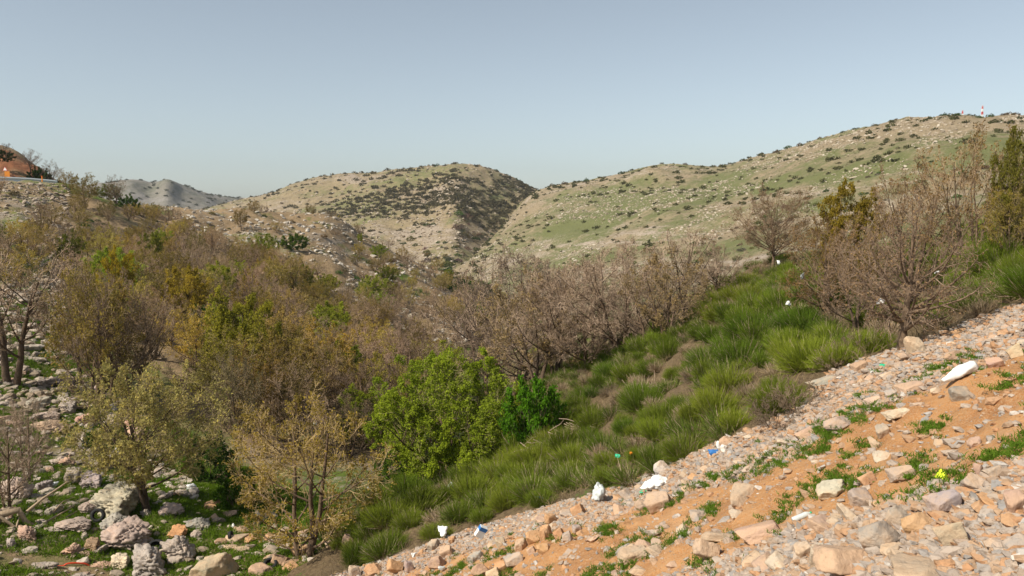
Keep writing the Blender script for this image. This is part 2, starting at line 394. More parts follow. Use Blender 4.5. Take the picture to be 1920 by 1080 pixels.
CENTRE = {
 150:  [(560, 450), (520, 560), (490, 680), (465, 800), (445, 950), (432, 1100), (445, 1300)],
 300:  [(560, 450), (520, 550), (480, 680), (450, 800), (428, 950), (414, 1100), (425, 1300)],
 380:  [(560, 450), (515, 550), (475, 670), (440, 780), (415, 900), (395, 1060), (405, 1300)],
 440:  [(560, 450), (510, 550), (470, 660), (430, 760), (402, 880), (379, 1030), (390, 1300)],
 500:  [(560, 450), (505, 540), (460, 640), (420, 740), (388, 860), (362, 1000), (375, 1250)],
 560:  [(560, 450), (500, 530), (455, 620), (410, 720), (375, 840), (347, 970), (360, 1200)],
 620:  [(560, 440), (500, 520), (450, 610), (405, 700), (368, 820), (338, 950), (352, 1150)],
 680:  [(560, 430), (500, 510), (450, 590), (402, 670), (362, 770), (332, 880), (350, 1100)],
 750:  [(570, 410), (505, 490), (450, 570), (400, 650), (356, 740), (315, 860), (330, 1050)],
 810:  [(570, 400), (505, 470), (450, 535), (398, 620), (352, 720), (309, 850), (325, 1050)],
 850:  [(570, 400), (505, 465), (448, 520), (392, 590), (345, 690), (308, 850), (325, 1050)],
 885:  [(570, 405), (505, 475), (450, 540), (396, 620), (348, 720), (311, 850), (325, 1050)],
 920:  [(570, 415), (505, 488), (452, 565), (402, 650), (355, 745), (316, 855), (330, 1050)],
 960:  [(570, 425), (505, 500), (455, 585), (408, 675), (365, 770), (331, 865), (345, 1050)],
 1010: [(570, 435), (505, 510), (460, 600), (418, 695), (380, 785), (356, 880), (370, 1050)],
 1100: [(570, 450), (510, 540), (470, 640), (435, 730), (410, 800), (395, 880), (405, 1050)],
}
FAR = {
 -300: [(470, 1100), (420, 1250), (380, 1400), (350, 1550), (360, 1800)],
 100:  [(470, 1100), (425, 1250), (385, 1400), (352, 1550), (362, 1800)],
 200:  [(470, 1100), (422, 1250), (380, 1400), (343, 1550), (352, 1800)],
 245:  [(470, 1100), (422, 1250), (378, 1380), (340, 1520), (352, 1800)],
 285:  [(470, 1100), (425, 1250), (382, 1400), (346, 1560), (356, 1800)],
 312:  [(470, 1100), (425, 1240), (382, 1370), (344, 1500), (356, 1800)],
 345:  [(470, 1100), (430, 1250), (388, 1400), (353, 1560), (362, 1800)],
 385:  [(470, 1100), (432, 1250), (395, 1400), (366, 1600), (374, 1800)],
 430:  [(470, 1150), (435, 1300), (402, 1450), (370, 1700), (378, 1900)],
 520:  [(470, 1200), (440, 1350), (410, 1550), (380, 1800), (388, 2000)],
 700:  [(480, 1250), (450, 1400), (420, 1600), (400, 1900), (405, 2100)],
}
def zeros(L): return np.zeros((L.nu, L.nv, 3))

# near bank
LN = Layer(NEAR, 620, 430)
x, y = project(LN.P); s_edge = y - edge_y(x)
bank = sstep(10, -60, s_edge)
LN.P[..., 2] += (fbm(LN.P, 0.25, 3, 5) * 0.18 + fbm(LN.P, 1.3, 4, 9) * 0.09 + fbm(LN.P, 5, 3, 3) * 0.03) * sstep(3, 9, LN.D) + bank * fbm(LN.P, 0.35, 3, 8) * 0.25
LN.finish()
x, y = LN.px, LN.py; s_edge = y - edge_y(x)
# three bands: pinkish rubble along the foot, orange earth, coarse rubble near the camera
low = np.interp(x, [900, 1150, 1300, 1500, 1700, 1920, 2400], [1240, 1140, 1068, 985, 930, 862, 740])
nz = fbm(LN.P, 0.6, 3, 21)
bw = np.interp(x, [640, 1000, 1300, 1500, 1920], [25, 25, 55, 100, 80])
gravel = np.maximum(sstep(bw + 25 + 25 * nz, bw - 25 + 25 * nz, s_edge), sstep(-35, 35, y - low + 30 * nz) * 0.85) * sstep(-5, 5, s_edge + 60)
zn = zeros(LN); zn[..., 0] = gravel * 0.78; zn[..., 1] = sstep(6, -14, s_edge + 14 * nz)
zn[..., 2] = sstep(0.35, 0.7, fbm(LN.P, 0.5, 3, 40)) * zn[..., 1] * 0.5
o = LN.build('dirt_slope', M_SLOPE, zn)

# valley and left hillside
LL = Layer(LEFT, 640, 520)
amp = np.clip(LL.D / 60, 0.35, 2.0)
LL.P[..., 2] += fbm(LL.P, 0.08, 4, 31) * 0.7 * amp + fbm(LL.P, 0.6, 4, 33) * 0.16 * amp * np.clip(1.3 - LL.vv / 12, 0.3, 1)
LL.finish()
zl = zeros(LL); x, y = LL.px, LL.py
rocky = fbm(LL.P, 0.12, 4, 51)
spur = inpoly(x, y, [(320, 380), (620, 380), (760, 470), (960, 560), (960, 640), (800, 640), (640, 560), (480, 480), (330, 440)])
leftrocks = inpoly(x, y, [(-700, 330), (140, 340), (130, 560), (110, 700), (260, 800), (300, 1000), (-700, 1100)])
zl[..., 0] = np.where(spur, 0.38, np.where(leftrocks, 0.45, 0.25)) + rocky * 0.25
zl[..., 1] = np.where(spur, 0.2, 0.55) + fbm(LL.P, 0.2, 3, 57) * 0.3
zl[..., 2] = 0
zl[..., 1] -= 0.35 * inpoly(x, y, [(120, 360), (330, 410), (560, 520), (760, 620), (850, 700), (700, 860), (480, 860), (330, 720), (120, 560), (60, 400)])
stl = np.stack([LL.P[..., 0] * 0.15, LL.P[..., 1] * 0.15, LL.P[..., 2] * 1.2], -1)
LL.build('valley_hillside', M_LEFT, zl, stl)

# right hill
LR = Layer(RIGHT, 620, 420)
LR.P[..., 2] += (fbm(LR.P, 0.012, 4, 61) * 4.5 + fbm(LR.P, 0.09, 4, 63) * 0.9) * np.clip(LR.D / 400, 0.2, 1) * np.clip(1 - np.abs(LR.vv - 5) * -0.0, 0, 1)
nzz = fbm(np.stack([LR.uu * 0.004, LR.vv * 5, LR.vv * 0], -1), 1, 4, 65)
LR.P[..., 2] += nzz * 1.2 * np.clip(LR.D / 400, 0.2, 1)
LR.finish()
zr = zeros(LR); x, y = LR.px, LR.py
strat = fbm(np.stack([LR.uu * 0.0035, LR.vv * 3.2 + LR.uu * 0.0015, LR.vv * 0], -1), 1, 5, 67)
ridge = np.interp(x, [560, 860, 940, 1010, 1120, 1250, 1330, 1420, 1560, 1740, 1920, 2900], [548, 492, 426, 356, 330, 304, 306, 289, 256, 223, 221, 200])
zr[..., 0] = 0.27 + strat * 0.35 + 0.12 * sstep(50, 0, y - ridge)
zr[..., 1] = 0.57 - strat * 0.25 + fbm(LR.P, 0.01, 3, 70) * 0.35 - 0.35 * sstep(60, 0, y - ridge)
st = np.stack([LR.uu * 0.02, LR.vv * 14 + LR.uu * 0.01, LR.vv * 0], -1)
LR.build('right_hill', M_HILL, zr, st)

LC = Layer(CENTRE, 480, 330)
LC.P[..., 2] += (fbm(LC.P, 0.01, 5, 81) * 6 + fbm(LC.P, 0.07, 4, 83) * 1.4) * np.clip(LC.D / 700, 0.3, 1)
LC.finish()
zc = zeros(LC); x, y = LC.px, LC.py
crag = inpoly(x, y, [(640, 430), (760, 400), (840, 330), (880, 345), (850, 400), (800, 470), (790, 540), (650, 520)])
strat = fbm(np.stack([LC.uu * 0.006, LC.vv * 2.5, LC.vv * 0], -1), 1, 5, 87)
zc[..., 0] = 0.24 + strat * 0.3 + crag * 0.3 + 0.15 * inpoly(x, y, [(560, 350), (700, 318), (900, 305), (1010, 350), (900, 330), (700, 345)])
zc[..., 1] = 0.38 - strat * 0.2 - crag * 0.3
LC.build('central_hill', M_HILL2, zc, np.stack([LC.uu * 0.03, LC.vv * 9, LC.vv * 0], -1))

LF = Layer(FAR, 300, 160)
LF.P[..., 2] += fbm(LF.P, 0.005, 5, 91) * 9 + fbm(LF.P, 0.03, 3, 93) * 2.5
LF.finish(); zf = zeros(LF); zf[..., 0] = 0.5 + fbm(LF.P, 0.006, 4, 95) * 0.4; zf[..., 1] = 0.4
LF.build('distant_hill', M_FAR, zf, LF.P * 0.03)

# plain that everything stands on, reaching past the last hill
gx = np.linspace(-2800, 2800, 60); GX, GY = np.meshgrid(gx, np.linspace(-400, 2800, 60), indexing='ij')
GZ = -40 + fbm(np.stack([GX, GY, GX * 0], -1), 0.003, 3, 99) * 10
idx = np.arange(3600).reshape(60, 60)
gf = np.stack([idx[:-1, :-1], idx[1:, :-1], idx[1:, 1:], idx[:-1, 1:]], -1).reshape(-1, 4)
gm = mesh_np('ground', np.stack([GX, GY, GZ], -1).reshape(-1, 3), [gf], [M_FAR], attrs={'zone': np.full((3600, 3), 0.3), 'strata': np.stack([GX, GY, GZ], -1).reshape(-1, 3) * 0.02}, smooth=True)
tag(link('ground', gm), kind='structure')

TREES_BVH = {'near': LN.bvh(2), 'left': LL.bvh(2), 'right': LR.bvh(3), 'centre': LC.bvh(2), 'far': LF.bvh(2)}
def hit(px, py, layers=('near', 'left', 'right', 'centre', 'far')):
    d = ray(px, py); d = Vector(d).normalized(); best = None
    for l in layers:
        r = TREES_BVH[l].ray_cast(Vector((0, 0, CAMZ)), d)
        if r[0] is not None and (best is None or r[3] < best[1]): best = (r[0], r[3])
    if best is None: return None
    return best[0], best[1]
def mpp(dist): return dist / F           # metres per photograph pixel at a distance

# ------------------------------------------------------------------ vegetation meshes
def unit(v): return v / np.maximum(np.linalg.norm(v, axis=-1, keepdims=True), 1e-9)
def tubes(P, R, sides):
    """P (N,K,3), R (N,K) -> verts, quads"""
    N, K = P.shape[:2]
    T = unit(np.gradient(P, axis=1))
    ref = np.where(np.abs(T[..., 2:3]) > 0.9, np.array([1.0, 0, 0]), np.array([0, 0, 1.0]))
    A = unit(np.cross(T, ref)); B = np.cross(T, A)
    ang = np.arange(sides) * 2 * math.pi / sides
    V = P[:, :, None] + (A[:, :, None] * np.cos(ang)[:, None] + B[:, :, None] * np.sin(ang)[:, None]) * R[:, :, None, None]
    idx = np.arange(N * K * sides).reshape(N, K, sides); nx = np.roll(idx, -1, 2)
    Fq = np.stack([idx[:, :-1], nx[:, :-1], nx[:, 1:], idx[:, 1:]], -1).reshape(-1, 4)
    return V.reshape(-1, 3), Fq
def strips(P, R, rg):
    N, K = P.shape[:2]
    T = unit(np.gradient(P, axis=1)); r = unit(rg.normal(size=(N, 1, 3)))
    A = unit(np.cross(T, r)) * R[..., None]
    V = np.stack([P - A, P + A], 2)
    idx = np.arange(N * K * 2).reshape(N, K, 2)
    Fq = np.stack([idx[:, :-1, 0], idx[:, :-1, 1], idx[:, 1:, 1], idx[:, 1:, 0]], -1).reshape(-1, 4)
    return V.reshape(-1, 3), Fq
def leafquads(C, size, rg, flat=0.0):
    n = len(C); a = unit(rg.normal(size=(n, 3)) * np.array([1, 1, 1 - flat])); b = unit(np.cross(a, rg.normal(size=(n, 3))))
    s = size * (0.6 + 0.8 * rg.random((n, 1)))
    V = np.stack([C - a * s, C + b * s * 0.55, C + a * s, C - b * s * 0.55], 1).reshape(-1, 3)
    return V, np.arange(n * 4).reshape(n, 4)
def grow(rg, P, R, M, tmin, ang, ratio, K, up, wob, rr=0.5, taper=0.35):
    N, K0 = P.shape[:2]
    L = np.linalg.norm(P[:, 1:] - P[:, :-1], axis=-1).sum(1)
    t = tmin + (1 - tmin) * ((np.arange(M)[None, :] + rg.random((N, M))) / M) ** 0.9
    f = t * (K0 - 1); i = np.minimum(f.astype(int), K0 - 2); w_ = f - i
    n = np.arange(N)[:, None]
    base = P[n, i] * (1 - w_[..., None]) + P[n, i + 1] * w_[..., None]
    rad = R[n, i] * (1 - w_) + R[n, i + 1] * w_
    T = unit(P[n, i + 1] - P[n, i])
    A = unit(np.cross(T, rg.normal(size=(N, M, 3))))
    an = ang * (0.6 + 0.8 * rg.random((N, M, 1)))
    D = T * np.cos(an) + A * np.sin(an)
    ln = (L[:, None] * ratio * (1.05 - 0.6 * t) * (0.6 + 0.7 * rg.random((N, M))))
    base = base.reshape(-1, 3); D = D.reshape(-1, 3); ln = ln.reshape(-1); rad = rad.reshape(-1)
    Q = [base]; cur = unit(D)
    for k in range(K - 1):
        Q.append(Q[-1] + cur * (ln / (K - 1))[:, None])
        cur = unit(cur + rg.normal(size=cur.shape) * wob + np.array([0, 0, up]))
    Q = np.stack(Q, 1)
    r0 = rad * rr
    Rn = r0[:, None] * np.linspace(1, taper, K)[None, :]
    return Q, Rn
def stems(rg, n, H, tilt, K, wob, r0, spread=0.0):
    P = []; R = []
    for k in range(n):
        a = (k + rg.random()) / n * 2 * math.pi; tl = tilt * (0.5 + rg.random()) if n > 1 else tilt * 0.3
        cur = np.array([math.cos(a) * math.sin(tl), math.sin(a) * math.sin(tl), math.cos(tl)])
        p = np.array([math.cos(a), math.sin(a), 0]) * spread * (0.5 + rg.random() * .5); p[2] = -0.04; pts = [p]
        ln = H * (0.75 + 0.35 * rg.random())
        for j in range(K - 1):
            p = p + cur * ln / (K - 1); pts.append(p)
            cur = unit(cur + rg.normal(size=3) * wob + np.array([0, 0, 0.06]))
        P.append(pts); R.append(r0 * (0.7 + 0.5 * rg.random()) * np.linspace(1, 0.25, K))
    return np.array(P), np.array(R)

def make_tree(name, seed, nst=2, tilt=0.35, m=(9, 8, 7, 5), leaf=0.0, leafsize=0.008, tw=0.0011, up=0.12, wob=0.16, r0=0.022, width=0.9, zb=0.2, spread=0.02, low=0.12, ang=0.7, clump=0.5):
    """stems carry limbs that reach for points spread through the crown's envelope; returns (trunk mesh, crown mesh), unit height"""
    rg = np.random.default_rng(seed)
    P0, R0 = stems(rg, nst, 0.8, tilt * 0.7, 8, 0.09, r0, spread)
    n1 = nst * m[0]
    k = np.arange(n1) + 0.5; phi = k * 2.39996 + rg.random() * 6; cz = 1 - 1.75 * k / n1 + rg.normal(size=n1) * 0.06
    cz = np.clip(cz, -0.85, 1); rr = np.sqrt(1 - cz ** 2)
    rad = 0.80 + 0.22 * rg.random(n1)
    lob = 1 + 0.28 * np.sin(phi * 2 + rg.random() * 6) * rr
    tgt = np.stack([np.cos(phi) * rr * rad * lob * width / 2, np.sin(phi) * rr * rad * lob * width / 2, (zb + 1) / 2 + cz * rad * (1 - zb) / 2], -1)
    si = np.array([np.argmin(np.linalg.norm(P0[:, -3, :2] - t[:2], axis=1) + 0.25 * rg.random(nst)) for t in tgt])
    tz = np.clip((tgt[:, 2] - 0.10) * 0.72, low, 0.72) + rg.normal(size=n1) * 0.04
    f = np.clip(tz / 0.8 * 7, 0.4, 6.8); i = f.astype(int); w_ = (f - i)
    st = P0[si, i] * (1 - w_[:, None]) + P0[si, i + 1] * w_[:, None]; rs = R0[si, i] * (1 - w_) + R0[si, i + 1] * w_
    K = 8; t = np.linspace(0, 1, K)[None, :, None]
    mid = st * 0.5 + tgt * 0.5 + np.stack([(tgt[:, 0] - st[:, 0]) * 0.12, (tgt[:, 1] - st[:, 1]) * 0.12, -0.10 * np.linalg.norm(tgt - st, axis=1)], -1) + rg.normal(size=(n1, 3)) * 0.02
    P1 = st[:, None] * (1 - t) ** 2 + 2 * mid[:, None] * t * (1 - t) + tgt[:, None] * t ** 2
    P1 = P1 + np.cumsum(rg.normal(size=P1.shape) * wob * 0.035, 1) * t
    R1 = (rs * 0.5)[:, None] * np.linspace(1, 0.18, K)[None, :]
    P2, R2 = grow(rg, P1, R1, m[1], 0.22, ang, 0.42, 5, up, wob, 0.6)
    P3, R3 = grow(rg, P2, R2, m[2], 0.12, ang, 0.62, 4, up * 0.8, wob, 0.6)
    P4, R4 = grow(rg, P3, R3, m[3], 0.15, ang, 0.66, 3, up * 0.6, wob, 0.8)
    H = np.percentile(P4[..., 2], 99.6)
    P0, P1, P2, P3, P4 = [p * np.array([1, 1, 1 / H]) for p in (P0, P1, P2, P3, P4)]
    R1 = np.maximum(R1, tw * 2.0); R2 = np.maximum(R2, tw * 1.25); R3 = np.maximum(R3 * 0.8, tw); R4 = np.maximum(R4 * 0.7, tw * 0.85)
    V = []; Fs = []; off = 0
    for P, R, sd in ((P0, R0, 8), (P1, R1, 5)):
        v, f = tubes(P, R, sd); V.append(v); Fs.append(f + off); off += len(v)
    tm = mesh_np(name + '_trunk', np.concatenate(V), [np.concatenate(Fs)], [M_BARK], smooth=True)
    V = []; Fs = []; off = 0; mi = []; rn = []
    v, f = tubes(P2, R2, 3); V.append(v); Fs.append(f + off); off += len(v); mi.append(np.zeros(len(f))); rn.append(np.zeros(len(v)))
    for P, R in ((P3, R3), (P4, R4)):
        v, f = strips(P, R, rg); V.append(v); Fs.append(f + off); off += len(v); mi.append(np.zeros(len(f))); rn.append(np.zeros(len(v)))
    if leaf > 0:
        n = int(len(P4) * leaf); k_ = rg.integers(0, len(P4), n)
        c = P4[k_, rg.integers(1, 3, n)] + rg.normal(size=(n, 3)) * leafsize * 1.0
        dens = 0.75 + clump * vnoise(c * 7 + seed, seed)
        c = c[rg.random(n) < dens]
        v, f = leafquads(c, leafsize, rg); V.append(v); Fs.append(f + off); off += len(v); mi.append(np.ones(len(f)))
        rn.append(np.repeat(np.clip(0.5 + 0.35 * vnoise(c * 7, seed + 3) + 0.25 * rg.normal(size=len(c)), 0, 1), 4))
    cm = mesh_np(name + '_crown', np.concatenate(V), [np.concatenate(Fs)], [M_TWIG, M_LEAF], np.concatenate(mi), {'rnd': np.concatenate(rn)})
    return tm, cm

VAR = {}
for k in range(4): VAR['bare%d' % k] = make_tree('bare', 100 + k, nst=[1, 2, 3, 2][k], tilt=[0.1, 0.3, 0.35, 0.45][k], m=([16, 9, 6, 9][k], 8, 7, 5), leaf=0.9, leafsize=0.0065, width=[0.75, 0.8, 0.95, 0.95][k], zb=[.38, .34, .2, .15][k])
for k in range(4): VAR['bud%d' % k] = make_tree('bud', 200 + k, nst=[1, 2, 3, 2][k], tilt=0.35, m=([16, 9, 6, 9][k], 8, 6, 5), leaf=2.4, leafsize=0.0095, width=[0.8, 0.85, 0.95, 0.8][k], zb=[.34, .32, .2, .15][k])
for k in range(3): VAR['leafy%d' % k] = make_tree('leafy', 300 + k, nst=[2, 3, 2][k], tilt=0.4, m=([12, 8, 12][k], 8, 6, 4), leaf=8, leafsize=0.0115, clump=0.9, width=[0.95, 1.05, 0.85][k], zb=0.08)
for k in range(2): VAR['bushy%d' % k] = make_tree('bushy', 350 + k, nst=5, tilt=0.9, m=(5, 6, 5, 4), leaf=1.3, leafsize=0.013, width=1.5, zb=0.0, tw=0.0022, r0=0.015, spread=0.06, low=0.03)
for k in range(2): VAR['greenbush%d' % k] = make_tree('greenbush', 370 + k, nst=5, tilt=0.8, m=(5, 6, 5, 4), leaf=5, leafsize=0.026, width=1.35, zb=-0.05, tw=0.002, r0=0.013, spread=0.08, low=0.03)

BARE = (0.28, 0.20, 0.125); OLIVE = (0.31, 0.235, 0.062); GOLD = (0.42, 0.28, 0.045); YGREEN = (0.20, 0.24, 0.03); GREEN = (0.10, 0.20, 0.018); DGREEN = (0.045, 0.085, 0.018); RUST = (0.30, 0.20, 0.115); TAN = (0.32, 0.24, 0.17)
rt = random.Random(5)
def place_tree(var, base, h, wid=1.0, color=BARE, name='tree', label='', cat='tree', group=None, rz=None, lean=0.0):
    t = link(name, None, loc=base, rot=(lean * 0.3, lean, rt.uniform(0, 6.28) if rz is None else rz), sc=(h * wid, h * wid, h))
    tm, cm = VAR[var]
    link('trunk', tm, t, color=color); link('crown', cm, t, color=color)
    tag(t, label, cat, group); return t
def tree_at(var, px, py, top, wpx=None, wscale=1.0, layers=('near', 'left', 'right'), **kw):
    r = hit(px, py, layers)
    while r is None: py += 3; r = hit(px, py, layers)
    p, d = r; h = (py - top) * mpp(d) * 1.03
    return place_tree(var, p - Vector((0, 0, 0.08)), h, wscale, **kw)

# hero trees, one build each so that their shapes differ
VAR['h_olive'] = make_tree('olive_tree', 501, nst=2, tilt=0.42, m=(13, 9, 8, 6), leaf=2.2, leafsize=0.0085, width=0.95, zb=0.27, tw=0.0009, r0=0.024)
VAR['h_gold'] = make_tree('gold_tree', 502, nst=3, tilt=0.42, m=(8, 8, 7, 6), leaf=1.5, leafsize=0.0075, width=1.0, zb=0.12, tw=0.0009, r0=0.022)
VAR['h_green'] = make_tree('green_tree', 503, nst=6, tilt=0.7, m=(9, 8, 7, 5), leaf=10, leafsize=0.0078, width=1.08, zb=-0.05, tw=0.001, r0=0.015, spread=0.08, low=.05, clump=0.9)
VAR['h_rust'] = make_tree('rust_tree', 504, nst=1, tilt=0.25, m=(28, 9, 7, 5), leaf=0.5, leafsize=0.0075, width=1.0, zb=0.16, tw=0.00075, r0=0.036, ang=0.9, up=0.06, wob=0.2, low=0.24)
VAR['h_bare'] = make_tree('bare_tree', 505, nst=3, tilt=0.5, m=(13, 9, 8, 6), leaf=1.0, leafsize=0.006, width=1.1, zb=0.1, tw=0.0009, r0=0.018)
VAR['h_round'] = make_tree('round_tree', 506, nst=1, tilt=0.1, m=(30, 9, 8, 6), leaf=0.5, leafsize=0.007, width=0.95, zb=0.2, tw=0.0009, r0=0.03, low=.22)
VAR['h_tall'] = make_tree('tall_tree', 507, nst=6, tilt=0.3, m=(6, 8, 7, 5), leaf=0.6, leafsize=0.007, width=0.85, zb=0.2, tw=0.0009, r0=0.012, ang=0.6, up=0.18)

HEROES = [
 # var, px, py base, top, wscale, colour, name, label
 ('bare1', 22, 722, 492, 1.05, BARE, 'bare_tree', 'large bare grey-brown tree at the left edge above the pale boulders'),
 ('bare0', 156, 722, 535, 0.8, OLIVE, 'bare_tree', 'slim dark-trunked tree, leftmost of the group standing over the stony bank'),
 ('bud1', 182, 766, 528, 0.75, OLIVE, 'bare_tree', 'tall tree with two pale leaning trunks on the stony bank'),
 ('bare3', 200, 768, 540, 0.7, BARE, 'bare_tree', 'tall bare tree with a curved pale trunk right of the two-trunked one'),
 ('bare1', 256, 756, 556, 0.85, BARE, 'bare_tree', 'bare fan-crowned tree with a black trunk above the olive budding tree'),
 ('h_olive', 284, 962, 716, 0.95, (0.43, 0.37, 0.13), 'budding_tree', 'olive budding tree with a forked dark trunk beside the largest grey boulder'),
 ('h_gold', 568, 1046, 762, 0.98, (0.34, 0.25, 0.055), 'budding_tree', 'spreading tree with golden buds at the bottom of the valley, a bag in its top'),
 ('bare2', 541, 664, 545, 0.85, (0.17, 0.11, 0.08), 'bare_tree', 'upright dense bare tree standing dark in the middle of the left wood'),
 ('h_green', 850, 892, 668, 1.02, (0.27, 0.34, 0.03), 'green_tree', 'large round tree in bright yellow-green leaf at the centre of the valley'),
 ('greenbush1', 998, 838, 712, 0.62, (0.10, 0.23, 0.015), 'green_bush', 'narrow bright green bush right of the large leafy green tree'),
 ('h_bare', 962, 742, 478, 1.0, TAN, 'bare_tree', 'wide bare tree with a leaning pale trunk behind the bright green tree'),
 ('bare2', 905, 740, 505, 0.9, TAN, 'bare_tree', 'thin bare tree with a straight trunk left of the leaning one'),
 ('bare3', 1040, 705, 490, 0.9, TAN, 'bare_tree', 'bare twiggy tree rising over the left end of the broom bank'),
 ('h_bare', 1168, 662, 458, 0.98, TAN, 'bare_tree', 'bare tree with several pale stems on the crest of the broom bank'),
 ('bare2', 1215, 650, 470, 0.9, TAN, 'bare_tree', 'bare grey tree close behind the pale-stemmed one on the broom crest'),
 ('bare3', 1282, 610, 436, 1.0, TAN, 'bare_tree', 'hazy tan bare tree between the pale-stemmed tree and the round dark one'),
 ('bare0', 1335, 575, 450, 1.1, TAN, 'bare_tree', 'low spreading bare tree at the left foot of the round dark one'),
 ('h_bare', 1100, 690, 490, 0.9, TAN, 'bare_tree', 'pale hazy bare tree just left of the pale-stemmed one on the crest'),
 ('bud2', 1250, 640, 470, 0.9, (0.33, 0.24, 0.12), 'bare_tree', 'sandy bare tree filling the gap right of the pale-stemmed one'),
 ('bud2', 1005, 730, 510, 0.9, (0.33, 0.24, 0.12), 'bare_tree', 'sandy twiggy tree right of the leaning pale trunk'),
 ('h_round', 1447, 506, 362, 1.0, (0.22, 0.14, 0.07), 'bare_tree', 'round-crowned dark bare tree standing alone on the broom crest'),
 ('leafy0', 1590, 560, 364, 0.62, (0.27, 0.20, 0.03), 'golden_tree', 'tree with dense golden-yellow leaves behind the rusty bare trees'),
 ('h_gold', 1545, 600, 420, 0.9, (0.24, 0.15, 0.06), 'budding_tree', 'tangled olive-brown tree below the golden one'),
 ('bare2', 1608, 622, 440, 0.95, RUST, 'bare_tree', 'bare rusty tree left of the big single-trunked one'),
 ('h_rust', 1692, 655, 392, 0.86, RUST, 'bare_tree', 'big bare tree with rusty leaf remnants and a stout trunk beside the rounded boulder'),
 ('bare1', 1700, 560, 330, 0.7, (0.26, 0.16, 0.06), 'budding_tree', 'tall thin-twigged tree rising behind the big rusty one'),
 ('h_tall', 1815, 520, 276, 0.85, (0.26, 0.17, 0.06), 'bare_tree', 'tallest bare tree with many straight pale stems near the right edge'),
 ('leafy1', 1915, 480, 276, 0.45, (0.16, 0.15, 0.03), 'olive_leaved_tree', 'olive-green leafy tree cut by the right edge of the photo'),
 ('bud1', 1890, 500, 362, 0.75, (0.28, 0.22, 0.05), 'budding_tree', 'small yellow budding tree before the olive-green one at the right edge'),
 ('bud0', 442, 860, 668, 0.62, (0.23, 0.19, 0.10), 'budding_tree', 'slim grey-olive tree with a dark trunk right of the forked olive one'),
 ('bare2', 545, 850, 690, 1.0, (0.22, 0.15, 0.09), 'bare_tree', 'tan cloud-like bare tree above the golden budding tree'),
 ('bud3', 612, 760, 608, 1.0, GOLD, 'budding_tree', 'ochre budding tree in the hollow left of the bright green tree'),
 ('leafy2', 455, 740, 560, 0.85, (0.30, 0.28, 0.035), 'budding_tree', 'yellow-green leafing tree in the middle of the left wood'),
 ('bud2', 410, 690, 590, 1.0, (0.28, 0.28, 0.04), 'budding_tree', 'small yellow-green tree at the left foot of the larger leafing one'),
 ('leafy2', 224, 590, 480, 0.6, (0.42, 0.32, 0.03), 'golden_tree', 'small golden-leaved tree on the left hillside above the two-trunked one'),
 ('leafy0', 348, 630, 512, 0.85, (0.40, 0.30, 0.04), 'golden_tree', 'broad golden-ochre tree right of the small golden one'),
 ('greenbush0', 380, 640, 578, 0.8, (0.06, 0.13, 0.015), 'green_bush', 'deep green bush at the foot of the broad golden-ochre tree'),
 ('bare2', 765, 730, 600, 1.1, (0.21, 0.14, 0.10), 'bare_tree', 'grey-brown bare tree just above the bright green tree'),
 ('bare1', 720, 790, 660, 0.9, (0.21, 0.14, 0.10), 'bare_tree', 'tan bare tree leaning into the left side of the bright green tree'),
 ('bud2', 655, 860, 742, 1.0, (0.20, 0.15, 0.09), 'budding_tree', 'grey-brown twiggy tree between the golden budding tree and the green one'),
 ('greenbush1', 745, 920, 840, 0.7, (0.09, 0.16, 0.02), 'green_bush', 'mid-green bush at the lower left foot of the bright green tree'),
 ('greenbush0', 448, 952, 882, 0.8, (0.075, 0.15, 0.015), 'green_bush', 'fresh green bush between the olive and the golden budding trees'),
 ('greenbush1', 395, 900, 820, 0.8, (0.06, 0.115, 0.02), 'green_bush', 'dark green bush under the right side of the olive budding tree'),
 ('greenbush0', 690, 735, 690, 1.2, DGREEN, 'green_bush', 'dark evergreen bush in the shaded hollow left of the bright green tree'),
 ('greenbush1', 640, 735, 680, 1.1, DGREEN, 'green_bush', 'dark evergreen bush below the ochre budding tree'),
 ('greenbush0', 205, 855, 805, 1.3, (0.05, 0.10, 0.015), 'green_bush', 'low dark green bush among the rocks left of the olive budding tree'),
 ('greenbush0', 730, 560, 528, 0.9, (0.17, 0.15, 0.01), 'green_bush', 'small yellow-green bush on the bare spur above the valley'),
 ('greenbush1', 862, 552, 520, 0.9, (0.05, 0.12, 0.015), 'green_bush', 'vivid green bush at the tip of the spur'),
 ('greenbush0', 905, 560, 528, 1.1, (0.06, 0.14, 0.02), 'green_bush', 'bright green bush right of the one at the tip of the spur'),
 ('greenbush1', 553, 468, 440, 1.2, (0.08, 0.14, 0.015), 'green_bush', 'green shrub clump high on the rocky spur'),
 ('bud1', 160, 392, 334, 1.1, (0.22, 0.18, 0.04), 'budding_tree', 'olive leafing tree on the skyline right of the guard rail'),
 ('bare0', 217, 388, 336, 0.9, (0.12, 0.09, 0.05), 'budding_tree', 'small dark upright tree on the skyline before the distant hill'),
 ('greenbush0', 241, 396, 368, 0.9, (0.07, 0.13, 0.015), 'green_bush', 'green bush at the right end of the skyline trees'),
 ('bud2', 287, 408, 382, 1.1, (0.20, 0.17, 0.02), 'budding_tree', 'squat yellow-olive tree on the crest left of the rocky spur'),
 ('bud1', 452, 432, 392, 0.9, (0.24, 0.17, 0.04), 'budding_tree', 'ochre budding tree alone among the pale rocks of the spur'),
]
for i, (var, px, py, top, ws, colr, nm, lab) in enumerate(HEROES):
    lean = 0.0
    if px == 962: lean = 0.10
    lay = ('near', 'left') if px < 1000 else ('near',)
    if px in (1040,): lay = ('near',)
    tree_at(var, px, py, top, wscale=ws, color=colr, name=nm, label=lab, cat='bush' if 'bush' in nm else 'tree', layers=lay, lean=lean)

